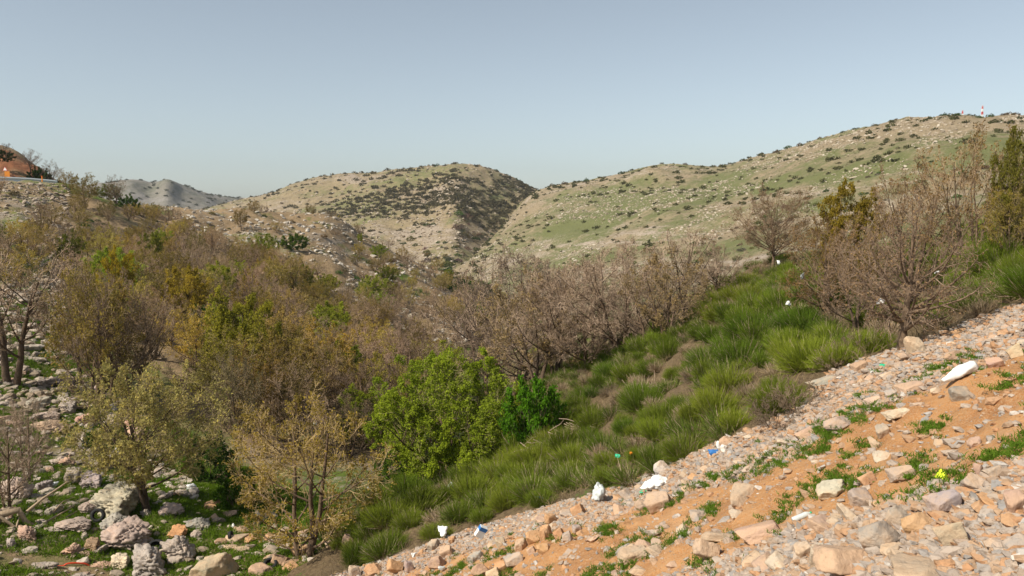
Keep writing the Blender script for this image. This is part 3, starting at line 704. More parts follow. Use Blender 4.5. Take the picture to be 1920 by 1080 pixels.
# the wood on the left hillside
WOOD = [(-200, 500), (60, 440), (130, 400), (330, 410), (420, 470), (500, 480), (560, 520), (680, 560), (760, 620), (850, 700), (780, 760), (700, 860), (620, 830), (480, 860), (400, 800), (330, 720), (250, 640), (120, 560), (90, 520), (-200, 560)]
SPURWOOD = [(600, 400), (680, 420), (760, 470), (860, 525), (960, 575), (980, 640), (860, 640), (700, 560), (640, 480)]
def wood_w(x, y, Q):
    return np.where(inpoly(x, y, WOOD), 0.92, np.where(inpoly(x, y, SPURWOOD), 0.45, 0.02)) * (Q[:, 1] > 35)
rgw = np.random.default_rng(77)
cand = LL.sample(7000, rgw, wood_w); cx_, cy_ = project(cand)
ok = (cx_ > -120) & (cx_ < 1050) & (cy_ > 350) & (cy_ < 900); cand = cand[ok]
taken = []; kept = []
for q in cand:
    dist = math.hypot(q[0], q[1]); r = 2.3 + dist * 0.008
    if all((q[0]-p[0])**2 + (q[1]-p[1])**2 > r*r for p in taken):
        taken.append(q); kept.append(q)
kept = sorted(kept[:480], key=lambda q: math.hypot(q[0], q[1]))
def zone_of(px, py):
    if py < 440: return 'high up below the road' if px < 330 else 'on the crest of the rocky spur'
    if px > 600 and py < 640: return 'on the right flank of the rocky spur'
    if py < 520: return 'on the upper left hillside'
    if py < 640: return 'in the middle of the left hillside wood' if px > 250 else 'in the left part of the hillside wood'
    return 'in the deep of the valley wood'
ntree = 0
KINDS = [('bare', BARE, 'bare_tree', 'bare grey-brown tree'), ('bare', (0.36, 0.25, 0.12), 'bare_tree', 'bare tan tree'), ('bud', OLIVE, 'budding_tree', 'olive budding tree'), ('bud', (0.35, 0.27, 0.055), 'budding_tree', 'ochre budding tree'), ('bushy', (0.20, 0.14, 0.09), 'twiggy_shrub', 'low grey twiggy shrub'), ('leafy', (0.24, 0.27, 0.03), 'leafy_tree', 'green leafing tree')]
for q in kept:
    px, py = project(q); px = float(px); py = float(py)
    k = rt.choices(range(6), [16, 13, 28, 20, 18, 7])[0]
    if k != 4 and ntree >= 298: k = 4
    ntree += k != 4
    if py < 440 and px > 330: k = rt.choice([2, 3, 4, 4])
    vk, colr, nm, lab = KINDS[k]
    nv = {'bare': 4, 'bud': 4, 'bushy': 2, 'leafy': 3}[vk]
    h = rt.uniform(3.9, 6.6) if py > 540 else (rt.uniform(3.4, 5.6) if py > 470 else rt.uniform(2.6, 4.2))
    if vk == 'bushy': h = rt.uniform(1.6, 2.8)
    if px > 600 and py < 600: h *= 0.8
    f_ = rt.uniform(0.65, 1.45); colr = tuple(c * f_ * rt.uniform(.93, 1.07) for c in colr)
    size = 'tall ' if h > 5.4 else ('small ' if h < 3.4 else '')
    z_ = zone_of(px, py)
    place_tree('%s%d' % (vk, rt.randrange(nv)), Vector(q) - Vector((0, 0, 0.1)), h, rt.uniform(0.85, 1.2), colr, nm, size + lab + ' ' + z_, 'tree' if vk != 'bushy' else 'shrub', 'trees and shrubs ' + z_)

# ------------------------------------------------------------------ broom bushes on the bank
def make_broom(name, seed, n=1300, dead=0.15, tilt=0.55, w=0.0045):
    rg = np.random.default_rng(seed); K = 4
    a = rg.random(n) * 2 * math.pi; rb = np.sqrt(rg.random(n)) * 0.28
    base = np.stack([np.cos(a) * rb, np.sin(a) * rb, -0.05 + 0 * a], -1)
    tl = np.abs(rg.normal(size=n)) * tilt * 0.7 + rb * 2.2; a2 = a + rg.normal(size=n) * 0.6
    cur = np.stack([np.cos(a2) * np.sin(tl), np.sin(a2) * np.sin(tl), np.cos(tl)], -1)
    ln = (0.6 + 0.4 * rg.random(n)) * (1.05 - 0.36 * np.minimum(tl, 1.4))
    P = [base]
    for k in range(K - 1):
        P.append(P[-1] + cur * (ln / (K - 1))[:, None]); cur = unit(cur + rg.normal(size=(n, 3)) * 0.10 + np.array([0, 0, 0.05]))
    P = np.stack(P, 1)
    # side sprigs in the upper part
    m = n; k_ = rg.integers(0, n, m); t = rg.random(m)[:, None]
    s0 = P[k_, 1] * (1 - t) + P[k_, 2] * t; d = unit(P[k_, 3] - P[k_, 1] + rg.normal(size=(m, 3)) * 0.12)
    sl_ = 0.18 + 0.2 * rg.random(m)
    S_ = np.stack([s0, s0 + d * (sl_ / 2)[:, None], s0 + d * sl_[:, None]], 1)
    v1, f1 = strips(P, np.full((n, K), w) * np.array([1, 1, 0.9, 0.35]), rg)
    v2, f2 = strips(S_, np.full((m, 3), w) * np.array([1, 0.9, 0.3]), rg)
    isd = rg.random(n) < dead
    dr = np.concatenate([np.tile(np.repeat([1, .55, .05, 0.0], 2), n) , np.zeros(m * 6)])
    r1 = np.repeat(np.clip(0.5 + 0.2 * rg.normal(size=n), 0, 1), K * 2); r2 = np.repeat(np.clip(0.6 + 0.2 * rg.normal(size=m), 0, 1), 6)
    mi = np.concatenate([np.repeat(isd, K - 1).astype(int), np.zeros(len(f2), int)])
    return mesh_np(name, np.concatenate([v1, v2]), [np.concatenate([f1, f2 + len(v1)])], [M_BROOM, M_DEAD], mi, {'rnd': np.concatenate([r1, r2]), 'dry': dr})
YOUNG = [make_broom('young_broom', 680 + k, n=330, dead=0.2, tilt=0.8, w=0.006) for k in range(4)]
BROOM = [make_broom('broom', 600 + k, dead=0.08 + 0.05 * (k % 3), tilt=0.5 + 0.15 * (k % 3)) for k in range(6)]
DRY = [make_broom('dry_broom', 650 + k, n=380, dead=0.95, tilt=1.0, w=0.007) for k in range(3)]
def bank_w(x, y, Q):  # where the broom grows
    s = y - edge_y(x)
    crest = np.interp(x, [600, 800, 950, 1020, 1120, 1280, 1440, 1600, 1760, 1920, 2300], [980, 890, 850, 705, 665, 590, 500, 500, 470, 425, 380])
    dd = np.hypot(Q[:, 0], Q[:, 1])
    inb = (s < -10 + 16 * vnoise(Q * 0.7, 41)) & (x > 640) & (x < 2080) & (y > crest - 6)
    gap = inpoly(x, y, [(940, 850), (1060, 800), (1180, 780), (1200, 810), (1100, 850), (1000, 880)]) | inpoly(x, y, [(1560, 640), (1600, 600), (1740, 600), (1760, 660), (1600, 690)])
    return np.where(inb, np.where(gap, 0.12, 0.25 + 0.75 * (vnoise(Q * 0.3, 43) > -0.35)), 0.0)
rgb_ = np.random.default_rng(31)
cand = LN.sample(6000, rgb_, bank_w); taken = []
for q in cand:
    dist = math.hypot(q[0], q[1]); r = 0.78 if dist < 60 else 2
    if all((q[0]-p[0])**2 + (q[1]-p[1])**2 > r*r for p in taken): taken.append(q)
pxs, pys = project(np.array(taken)); nB = 0; nD = 0; REST = []
for q, px, py in sorted(zip(taken, pxs, pys), key=lambda t: math.hypot(t[0][0], t[0][1])):
    dist = math.hypot(q[0], q[1])
    if vnoise(np.array(q) * 0.45, 4) > 0.30 or rt.random() < 0.16:
        if nD >= 290: REST.append((q, 1)); continue
        nD += 1; m = DRY[rt.randrange(3)]; nm = 'dry_bush'; colr = (0.25, 0.19, 0.11); h = rt.uniform(0.4, 0.75); base = 'dry brown broom bush'
    else:
        if nB >= 299: REST.append((q, 0)); continue
        nB += 1; m = BROOM[rt.randrange(6)]; nm = 'broom_bush'; h = rt.uniform(0.62, 1.25) * (0.8 if dist < 24 else 1.0)
        g = 0.5 + 0.5 * float(vnoise(np.array(q) * 0.2, 14))
        g += rt.uniform(-.3, .3); colr = (0.070 + 0.13 * g, 0.130 + 0.11 * g, 0.015 + 0.013 * g); base = 'yellow-green broom bush' if g > 0.5 else 'dark green broom bush'
    if px < 900: z_ = 'low on the bank below the bright green tree' if py > 900 else 'at the valley end of the bank'
    elif px < 1150: z_ = 'above the orange stone heap' if py > 800 else 'on the left end of the bank crest'
    elif px < 1560: z_ = 'along the foot of the bank by the rubble' if py - edge_y(px) > -90 else ('near the crest of the bank' if py < 620 else 'in the middle of the bank')
    else: z_ = 'on the right of the bank behind the rusty tree' if px < 1720 else 'at the upper right end of the bank'
    o = link(nm, m, loc=Vector(q), rot=(rt.uniform(-.28, .28), rt.uniform(-.45, .15), rt.uniform(0, 6.28)), sc=(h * rt.uniform(.85, 1.5), h * rt.uniform(.85, 1.3), h), color=tuple(c * f_ for c, f_ in zip(colr, [rt.uniform(.8, 1.25)] * 3)))
    tag(o, base + ' ' + z_, 'bush', 'broom bushes ' + z_)

# the farther bushes, past the count that stand as single objects
REST += [(q, 2) for q in LN.sample(1250, rgb_, bank_w)]
for kind_, nm, lab, colr in ((2, 'young_broom', 'young green broom shoots filling the gaps between the bushes', (0.125, 0.175, 0.028)), (0, 'far_broom', 'green broom bushes closing the far upper part of the bank', (0.14, 0.18, 0.032)), (1, 'far_dry_brush', 'dry brown bushes among the far broom of the bank', (0.26, 0.20, 0.12))):
    qs = np.array([q for q, k in REST if k == kind_])
    if not len(qs): continue
    rg = np.random.default_rng(12 + kind_); V = []; Fs = []; R = []; DR = []; MI = []; off = 0
    for k in range(4):
        src = (BROOM, DRY, YOUNG)[kind_][k % 3]; nv = len(src.vertices); co = np.zeros(nv * 3, np.float32); src.vertices.foreach_get('co', co); co = co.reshape(-1, 3)
        li = np.zeros(len(src.loops), np.int32); src.loops.foreach_get('vertex_index', li); li = li.reshape(-1, 4)
        rn = np.zeros(nv, np.float32); src.attributes['rnd'].data.foreach_get('value', rn); dr = np.zeros(nv, np.float32); src.attributes['dry'].data.foreach_get('value', dr)
        mi = np.zeros(len(src.polygons), np.int32); src.polygons.foreach_get('material_index', mi)
        for q in qs[k::4]:
            a_ = rg.random() * 6.28; h_ = rg.uniform(.6, 1.1) if kind_ != 2 else rg.uniform(.35, .8); c, s_ = math.cos(a_), math.sin(a_)
            X = co * np.array([h_ * 1.2, h_ * 1.2, h_]); X = np.stack([X[:, 0] * c - X[:, 1] * s_, X[:, 0] * s_ + X[:, 1] * c, X[:, 2]], -1) + q
            V.append(X); Fs.append(li + off); off += nv; R.append(np.clip(rn + rg.normal() * .22, 0, 1)); DR.append(dr); MI.append(mi)
    o = link(nm, mesh_np(nm, np.concatenate(V), [np.concatenate(Fs)], [M_BROOM, M_DEAD], np.concatenate(MI), {'rnd': np.concatenate(R), 'dry': np.concatenate(DR)}), color=colr)
    tag(o, lab, 'bushes', kind='stuff')

# ------------------------------------------------------------------ rocks
def ico(sub):
    import bmesh
    bm = bmesh.new(); bmesh.ops.create_icosphere(bm, subdivisions=sub, radius=1)
    V = np.array([v.co[:] for v in bm.verts]); Fc = np.array([[v.index for v in f.verts] for f in bm.faces]); bm.free()
    return unit(V), Fc
ICO = {k: ico(k) for k in (1, 2, 3, 4, 5)}
def rock_shape(seed, sub, rough=0.05, npl=11, p=16, karst=0.0, blk=0.42):
    rg = np.random.default_rng(seed); D, Fc = ICO[sub]
    b_ = unit(rg.normal(size=(3, 3)) * blk + np.eye(3))
    n = np.concatenate([b_, -b_, unit(rg.normal(size=(npl, 3)))]); n = unit(n + rg.normal(size=n.shape) * 0.12)
    h = np.concatenate([0.5 + 0.3 * rg.random(6), 0.55 + 0.35 * rg.random(npl)])
    q = np.maximum(D @ n.T, 0) / h
    r = (q ** p).sum(1) ** (-1 / p); r = np.minimum(r, 1.35)
    V = D * r[:, None]
    if rough: V = V * (1 + rough * fbm(V, 2.6, 4, seed) + rough * 0.5 * fbm(V, 9, 2, seed + 5))[:, None]
    if karst:
        rd = 1 - np.abs(fbm(V * np.array([1, 1, 2.2]), 2.2, 4, seed + 9, 0.6)) * 2
        V = V * (1 - karst * np.clip(rd, 0, 1) ** 2)[:, None]
    V /= np.abs(V).max(0) ** 0.8
    return V, Fc
ROCKS = [mesh_np('rock', *(lambda a: (a[0], [a[1]]))(rock_shape(700 + k, 5, [.03, .04, .05, .06, .04, .07, .05, .05][k], [5, 7, 4, 8, 6, 9, 8, 7][k], [70, 60, 90, 50, 80, 34, 60, 45][k])), [M_ROCK], smooth=True) for k in range(8)]
KARST = [mesh_np('weathered_rock', *(lambda a: (a[0], [a[1]]))(rock_shape(750 + k, 5, 0.14, 6, 16, 0.32)), [M_KARST], smooth=True) for k in range(5)]
GREY = (0.36, 0.325, 0.30); BEIGE = (0.50, 0.40, 0.30); ORANGE = (0.50, 0.29, 0.15); PALE = (0.58, 0.50, 0.40); PINK = (0.46, 0.33, 0.26); BROWN = (0.34, 0.23, 0.16); LGREY = (0.42, 0.37, 0.335)
RBOX = []
def rock_at(px, py, wpx, hpx, colr, label=None, karst=False, tilt=-0.2, group=None, layers=('near', 'left'), var=None):
    r = hit(px, py + hpx * 0.42, layers)
    if r is None: return
    p, d = r; m_ = mpp(d); wm = wpx * m_ / 2; hm = max(min(hpx * m_ / 2 * 1.2, wm * (0.8 if karst else 1.6)), wm * 0.3)
    me = (KARST if karst else ROCKS)[(var if var is not None else rt.randrange(99)) % (5 if karst else 8)]
    o = link('weathered_boulder' if karst else 'rock', me, loc=p + Vector((0, wm * 0.35, hm * (0.5 if karst else 0.38))), rot=(rt.uniform(-.15, .15), tilt, rt.uniform(-.25, .25)), sc=(wm, wm * rt.uniform(.75, 1.0), hm), color=tuple(c * rt.uniform(.94, 1.06) for c in colr))
    tag(o, label, 'boulder' if karst else 'rock', group); RBOX.append((px, py, max(wpx, hpx)))
    return o
HR = [
 (1718, 643, 34, 48, BEIGE, 'rounded beige boulder standing beside the stout trunk of the rusty tree'),
 (1702, 668, 30, 18, PINK, 'wedge of pink rock below the rounded beige boulder'),
 (1614, 686, 30, 22, BROWN, 'brown rock at the top of the rubble beside fresh grass'),
 (1664, 704, 28, 16, PALE, 'pale yellow flat rock beside the green scrap'),
 (1545, 716, 66, 18, LGREY, 'long flat grey slab at the edge of the brown brush'),
 (1797, 666, 42, 22, BROWN, 'brown angular rock upslope of the white sack'),
 (1906, 659, 30, 28, BEIGE, 'beige block at the right edge above the orange earth'),
 (1868, 679, 34, 22, PINK, 'pink-grey rock left of the beige edge block'),
 (1803, 736, 36, 32, GREY, 'grey rock propping the white sack from below'),
 (1760, 702, 16, 16, GREY, 'small grey stone upslope left of the white sack'),
 (1712, 727, 46, 24, PINK, 'pinkish oblong rock left of the white sack'),
 (1672, 738, 26, 20, LGREY, 'grey stone beside the pinkish oblong rock'),
 (1757, 731, 24, 15, PALE, 'pale stone just left of the white sack tip'),
 (1577, 792, 62, 30, GREY, 'grey slab with a dark gap under it in the rubble band'),
 (1512, 814, 44, 26, PINK, 'pink-grey rock left of the grey slab in the rubble band'),
 (1657, 806, 30, 30, GREY, 'grey stone standing in the orange earth under the rubble band'),
 (1686, 776, 44, 17, PALE, 'flat cream rock on the orange earth'),
 (1640, 752, 28, 20, BEIGE, 'beige stone in the rubble above the flat cream rock'),
 (1560, 918, 66, 28, PALE, 'tilted cream slab throwing a shadow on the orange earth'),
 (1617, 932, 42, 46, GREY, 'grey rock with an orange vein right of the tilted cream slab'),
 (1695, 888, 48, 30, GREY, 'grey rock in the orange earth left of the yellow rag'),
 (1628, 898, 36, 26, ORANGE, 'orange lump between the tilted slab and the grey rock'),
 (1865, 884, 36, 20, GREY, 'grey rock upslope right of the yellow rag'),
 (1840, 880, 22, 26, PINK, 'pink stone between the yellow rag and the grey rock'),
 (1428, 1000, 100, 34, PINK, 'long pinkish slab lying along the lower slope'),
 (1655, 1000, 82, 62, GREY, 'big grey boulder in the middle of the lower rubble'),
 (1690, 968, 46, 50, GREY, 'upright grey boulder behind the orange block'),
 (1729, 980, 66, 44, ORANGE, 'orange-brown block wedged right of the big grey boulder'),
 (1788, 1000, 62, 46, BEIGE, 'cream angular boulder with a black crack right of the orange block'),
 (1600, 1052, 112, 56, PINK, 'broad flat-topped boulder at the bottom right of the photo'),
 (1535, 1040, 40, 60, GREY, 'grey leaning rock left of the broad flat-topped boulder'),
 (1508, 1030, 40, 34, PALE, 'cream rock left of the grey leaning rock'),
 (1335, 1030, 58, 50, BEIGE, 'beige boulder at the bottom left of the lower rubble'),
 (1775, 942, 56, 44, LGREY, 'pale grey boulder below the yellow rag'),
 (1908, 940, 42, 50, PINK, 'pink boulder with a dark hollow at the right edge'),
 (1830, 830, 30, 18, PINK, 'pink flat stone far right in the orange earth'),
 (1240, 938, 60, 44, BEIGE, 'square block with an orange face below the heap of white bags'),
 (1204, 945, 28, 26, PINK, 'stone left of the square orange-faced block'),
 (1243, 874, 36, 34, (0.66, 0.60, 0.55), 'whitish boulder at the edge of the broom'),
 (1364, 826, 32, 24, PINK, 'rough rock at the broom edge above the white foam pieces'),
 (1418, 858, 22, 14, BEIGE, 'beige stone in the grey rubble right of the foam pieces'),
 (1083, 956, 34, 28, ORANGE, 'smooth orange boulder on top of the stone heap'),
 (1060, 962, 24, 18, LGREY, 'grey stone tucked under the smooth orange boulder'),
 (1036, 970, 28, 22, ORANGE, 'two-tone orange stone on the stone heap'),
 (1048, 1000, 26, 28, ORANGE, 'angular orange stone in the middle of the heap'),
 (1000, 1006, 32, 32, ORANGE, 'large orange boulder at the left of the heap'),
 (1022, 998, 28, 36, ORANGE, 'tall orange stone beside the large orange boulder'),
 (975, 1022, 32, 26, PINK, 'pinkish stone at the lower left of the heap'),
 (1018, 1028, 26, 24, ORANGE, 'squat orange stone under the tall one'),
 (1064, 1006, 24, 26, GREY, 'blue-grey stone at the right end of the heap'),
 (996, 1032, 22, 20, PINK, 'small rounded stone below the large orange boulder'),
 (965, 1050, 44, 30, LGREY, 'pale grey boulder at the foot of the heap'),
 (940, 1062, 28, 28, ORANGE, 'orange-brown stone left of the pale grey boulder'),
 (926, 1076, 40, 26, BEIGE, 'beige boulder cut by the bottom of the photo'),
 (902, 1068, 40, 28, BROWN, 'brown-grey boulder at the bottom of the rubble'),
 (890, 1045, 34, 22, LGREY, 'grey stone above the brown-grey boulder'),
 (938, 1015, 20, 26, PALE, 'upright cream stone by the broom'),
 (1085, 990, 22, 18, LGREY, 'small grey stone right of the heap'),
 (812, 1022, 28, 26, LGREY, 'grey rock under the white paper in the brush'),
 (838, 1032, 28, 28, PINK, 'rounded pink rock in the small pile by the white paper'),
 (818, 1055, 36, 28, PINK, 'lowest rock of the small pile by the white paper'),
 (847, 1012, 18, 14, ORANGE, 'small orange rock on top of the small pile'),
 (655, 1012, 30, 44, PINK, 'leaning pink slab right of the golden budding tree'),
 (745, 1062, 36, 34, ORANGE, 'orange boulder at the bottom near the white carrier bag'),
 (700, 1066, 40, 28, ORANGE, 'orange rock left of the bottom orange boulder'),
 (668, 1070, 26, 24, LGREY, 'pale grey stone at the bottom left of the orange rocks'),
 (770, 1058, 20, 34, LGREY, 'narrow grey stone right of the bottom orange boulder'),
 (388, 1068, 82, 44, BEIGE, 'flat-faced beige boulder at the bottom of the photo'),
 (560, 1032, 34, 26, ORANGE, 'orange rock at the foot of the golden budding tree'),
 (527, 1050, 32, 26, BROWN, 'brown rock left of the golden tree trunk'),
]
for a in HR: rock_at(*a[:5], label=a[5])
HK = [
 (208, 946, 112, 58, LGREY, 'largest grey boulder, flat-topped, left of the olive budding tree'),
 (163, 935, 34, 70, GREY, 'dark grey block against the left of the largest boulder'),
 (168, 904, 46, 26, LGREY, 'pale rock on top of the dark grey block'),
 (190, 868, 62, 30, GREY, 'layered dark outcrop above the largest boulder'),
 (178, 852, 40, 26, GREY, 'rough lump on the layered outcrop'),
 (134, 890, 38, 34, LGREY, 'pale cone-shaped rock left of the layered outcrop'),
 (153, 836, 34, 24, LGREY, 'rough pale rock up the stony bank'),
 (95, 802, 70, 18, PINK, 'long low pinkish ledge on the stony bank'),
 (152, 788, 38, 22, PINK, 'pink rock right of the long ledge'),
 (82, 782, 44, 14, LGREY, 'flat pale ledge above the long pinkish one'),
 (116, 716, 36, 24, LGREY, 'pale rounded rock left of the pale leaning trunks'),
 (75, 720, 44, 16, LGREY, 'flat grey rock below the bare tree at the left edge'),
 (182, 733, 26, 16, LGREY, 'white-grey rock between the two trunk groups'),
 (225, 784, 32, 18, LGREY, 'grey rock at the foot of the black-trunked tree'),
 (222, 748, 22, 22, GREY, 'grey rock between pale trunk and black trunk'),
 (248, 790, 28, 32, PINK, 'pink boulder behind the olive budding tree'),
 (250, 815, 36, 26, PINK, 'pink boulder under the crown of the olive budding tree'),
 (60, 758, 44, 20, GREY, 'rugged grey outcrop left on the stony bank'),
 (125, 762, 44, 24, GREY, 'rugged rock pile in the middle of the stony bank'),
 (28, 915, 56, 50, LGREY, 'pale rock mass at the left edge behind the dead branches'),
 (75, 905, 30, 40, GREY, 'knobbly grey rock right of the left-edge rock mass'),
 (335, 1032, 66, 46, LGREY, 'rounded pitted boulder right of the jagged outcrop'),
 (272, 1050, 76, 74, LGREY, 'jagged furrowed boulder at the bottom left'),
 (228, 1010, 84, 48, LGREY, 'long furrowed outcrop left of the jagged boulder'),
 (210, 985, 52, 44, GREY, 'pointed outcrop below the largest boulder'),
 (170, 1012, 34, 52, BROWN, 'brown-faced rock left of the long furrowed outcrop'),
 (222, 1056, 42, 24, PALE, 'cream rock before the furrowed outcrop'),
 (366, 1000, 22, 26, LGREY, 'upright grey slab above the flat-faced boulder'),
 (330, 1002, 44, 18, ORANGE, 'orange-stained rock pair above the pitted boulder'),
 (273, 963, 20, 14, LGREY, 'small pale boulder at the foot of the forked trunk'),
 (316, 960, 46, 10, LGREY, 'low grey rock right of the forked trunk'),
 (370, 984, 50, 16, GREY, 'low grey ledge in the grass'),
 (95, 957, 28, 26, LGREY, 'flat-faced pale stone behind the dead branches'),
 (130, 988, 60, 16, LGREY, 'low rocks left of the pointed outcrop'),
 (240, 990, 30, 26, PINK, 'pinkish rock right of the pointed outcrop'),
 (45, 1005, 40, 22, PINK, 'small pinkish outcrop at the bottom left grass'),
 (18, 1020, 20, 16, LGREY, 'small white stone in the bottom left grass'),
 (350, 1062, 16, 26, LGREY, 'small grey stone between the two bottom boulders'),
 (415, 890, 26, 30, BROWN, 'brown rock in the shade of the dark hollow'),
 (360, 925, 30, 12, GREY, 'low stone under the white cloth'),
 (420, 830, 14, 20, LGREY, 'small pale rock at the mouth of the dark hollow'),
 (290, 665, 26, 12, PALE, 'white rock behind the black-trunked tree'),
]
for a in HK: rock_at(*a[:4], tuple(x * y for x, y in zip(a[4], (1.04, 1.01, .98))), label=a[5], karst=True, tilt=0, layers=('left', 'near'))

# smaller individual rocks
def free(px, py): return all((px-a)**2 + (py-b)**2 > (c * 0.5) ** 2 for a, b, c in RBOX)
def slope_w(x, y, Q):
    s = y - edge_y(x)
    lowl = np.interp(x, [900, 1150, 1300, 1500, 1700, 1920], [1235, 1135, 1064, 982, 928, 860])
    return np.where((s > 2) & (y < 1095) & (x < 1940) & (x > 640), np.where((s < 70) | (y > lowl), 1.0, 0.3), 0)
rgr = np.random.default_rng(8); nrock = 0
for q in LN.sample(3000, rgr, slope_w):
    px, py = map(float, project(q))
    if not free(px, py): continue
    d = math.hypot(q[0], q[1]); s = rt.uniform(0.05, 0.125) * (1.5 if py > 930 and px > 1150 else 1)
    if rt.random() < 0.12: s *= 1.5
    colr = rt.choice([GREY, BEIGE, PINK, ORANGE, LGREY, PALE, PINK, BEIGE]); cn = {GREY: 'grey', BEIGE: 'beige', PINK: 'pinkish', ORANGE: 'orange', LGREY: 'pale grey', PALE: 'cream'}[colr]
    z_ = 'in the rubble along the broom edge' if py - edge_y(px) < 80 else ('in the coarse rubble at the bottom right' if py > np.interp(px, [900, 1150, 1300, 1500, 1700, 1920], [1235, 1135, 1064, 982, 928, 860]) else 'half sunk in the orange earth')
    o = link('rock', ROCKS[rt.randrange(8)], loc=Vector(q) + Vector((0, 0, s * .08)), rot=(rt.uniform(-.5, .5), rt.uniform(-.7, .2), rt.uniform(0, 6.28)), sc=(s * rt.uniform(.9, 1.6), s, s * rt.uniform(.45, .8)), color=colr)
    tag(o, ('larger ' if s > .15 else 'small ') + cn + ' rock ' + z_, 'rock', 'loose rocks ' + z_)
    RBOX.append((px, py, s / d * F * 1.4)); nrock += 1
    if nrock >= 185: break
def lrock_w(x, y, Q):
    a = inpoly(x, y, [(-20, 600), (110, 560), (140, 700), (260, 800), (330, 900), (460, 980), (640, 1000), (660, 1090), (-20, 1090)])
    return np.where(a, 1.0, 0)
nrock = 0
for q in LL.sample(3000, rgr, lrock_w):
    px, py = map(float, project(q))
    if not free(px, py): continue
    d = math.hypot(q[0], q[1]); s = rt.uniform(0.18, 0.42)
    right = px > 380
    colr = rt.choice([PINK, ORANGE, BEIGE, BROWN]) if right else rt.choice([LGREY, GREY, PINK, LGREY]); tint = (1.03, 1.0, .96)
    cn = {GREY: 'grey', BEIGE: 'beige', PINK: 'pinkish', ORANGE: 'orange', LGREY: 'pale grey', BROWN: 'brown'}[colr]
    z_ = 'on the valley floor around the golden tree' if right else ('on the stony bank at the left' if py < 880 else 'in the grass at the bottom left')
    o = link('weathered_rock', KARST[rt.randrange(5)] if not right else ROCKS[rt.randrange(8)], loc=Vector(q) + Vector((0, 0, s * .1)), rot=(rt.uniform(-.2, .2), rt.uniform(-.2, .2), rt.uniform(0, 6.28)), sc=(s * rt.uniform(.9, 1.7), s, s * rt.uniform(.4, .75)), color=tuple(a * b for a, b in zip(colr, tint)))
    tag(o, cn + ' rock ' + z_, 'boulder', 'scattered rocks ' + z_)
    RBOX.append((px, py, s / d * F * 1.3)); nrock += 1
    if nrock >= 190: break

# loose stones as one mass per place
def stones(name, Q, size, sub, label, color=(1, 1, 1), flat=0.6, sink=0.1, seed=0, cat='rocks'):
    rg = np.random.default_rng(seed); n = len(Q); nv = 6
    shapes = [rock_shape(800 + k, sub, 0.0, 4, 30) for k in range(nv)]
    V = []; Fs = []; R = []; off = 0
    for k in range(nv):
        qs = Q[k::nv]; s = size[k::nv]; m = len(qs); sv, sf = shapes[k]
        a = rg.random(m) * 2 * math.pi; c, s_ = np.cos(a), np.sin(a)
        el = 0.8 + 0.7 * rg.random(m); fl = flat * (0.7 + 0.6 * rg.random(m))
        X = sv[None] * np.stack([el, np.ones(m), fl], -1)[:, None] * s[:, None, None]
        tl = rg.normal(size=m) * 0.3; ct, st_ = np.cos(tl), np.sin(tl)
        Xt = np.stack([X[..., 0] * ct[:, None] - X[..., 2] * st_[:, None], X[..., 1], X[..., 0] * st_[:, None] + X[..., 2] * ct[:, None]], -1)
        Y = np.stack([Xt[..., 0] * c[:, None] - Xt[..., 1] * s_[:, None], Xt[..., 0] * s_[:, None] + Xt[..., 1] * c[:, None], Xt[..., 2]], -1)
        Y = Y + qs[:, None] + np.array([0, 0, 1.0]) * (s * sink)[:, None, None]
        V.append(Y.reshape(-1, 3)); Fs.append((sf[None] + (np.arange(m) * len(sv))[:, None, None] + off).reshape(-1, 3)); off += m * len(sv)
        R.append(np.repeat(rg.random(m), len(sv)))
    me = mesh_np(name, np.concatenate(V), [np.concatenate(Fs)], [M_RUBBLE if cat == 'gravel' else M_PALE], attrs={'rnd': np.concatenate(R)})
    o = link(name, me, color=color); tag(o, label, cat, kind='stuff'); return o
def gsize(rg, n, a, b): return a * (b / a) ** (rg.random(n) ** 2.2)
def grav_w(x, y, Q):
    s = y - edge_y(x); lowl = np.interp(x, [900, 1150, 1300, 1500, 1700, 1920], [1235, 1135, 1064, 982, 928, 860])
    bwid = np.interp(x, [640, 1000, 1300, 1500, 1920], [34, 34, 58, 95, 80])
    w_ = np.where(s < bwid, 1.0, np.where(y > lowl, 0.85, 0.06)) * np.clip(14 / np.hypot(Q[:, 0], Q[:, 1]), 0.4, 2.2)
    return np.where((s > -8) & (y < 1150) & (x < 2050) & (x > 560), w_, 0)
Q = LN.sample(60000, rgr, grav_w)
stones('gravel', Q, gsize(rgr, len(Q), 0.010, 0.085), 1, 'loose pinkish gravel and stones covering the orange slope', color=(.9, .89, .88), seed=3, cat='gravel')
def lg_w(x, y, Q): return np.where(inpoly(x, y, [(-60, 340), (130, 345), (140, 520), (110, 640), (150, 700), (270, 780), (330, 880), (460, 960), (660, 990), (680, 1100), (-60, 1100)]), 1.0, 0) * (0.35 + 0.65 * (vnoise(Q * 0.25, 6) > -0.1)) * np.where(y < 520, 0.3, 1.0)
Q = LL.sample(8500, rgr, lg_w)
stones('scree', Q, gsize(rgr, len(Q), 0.07, 0.42) * np.clip(np.hypot(Q[:, 0], Q[:, 1]) / 55, 0.7, 1.2), 2, 'small pale stones scattered over the grassy left bank', (0.78, 0.73, 0.67), seed=4, cat='stones')
def sp_w(x, y, Q): return np.where(inpoly(x, y, [(300, 385), (620, 385), (760, 470), (960, 565), (980, 640), (800, 650), (640, 560), (480, 480), (330, 440)]), 1.0, 0) * (0.3 + 0.7 * (vnoise(Q * 0.12, 16) > -0.1))
Q = LL.sample(6000, rgr, sp_w)
stones('spur_stones', Q, gsize(rgr, len(Q), 0.12, 0.7), 1, 'pale stones strewn over the bare brown spur', (0.9, 0.9, 0.88), seed=5, cat='stones')
strat_r = None
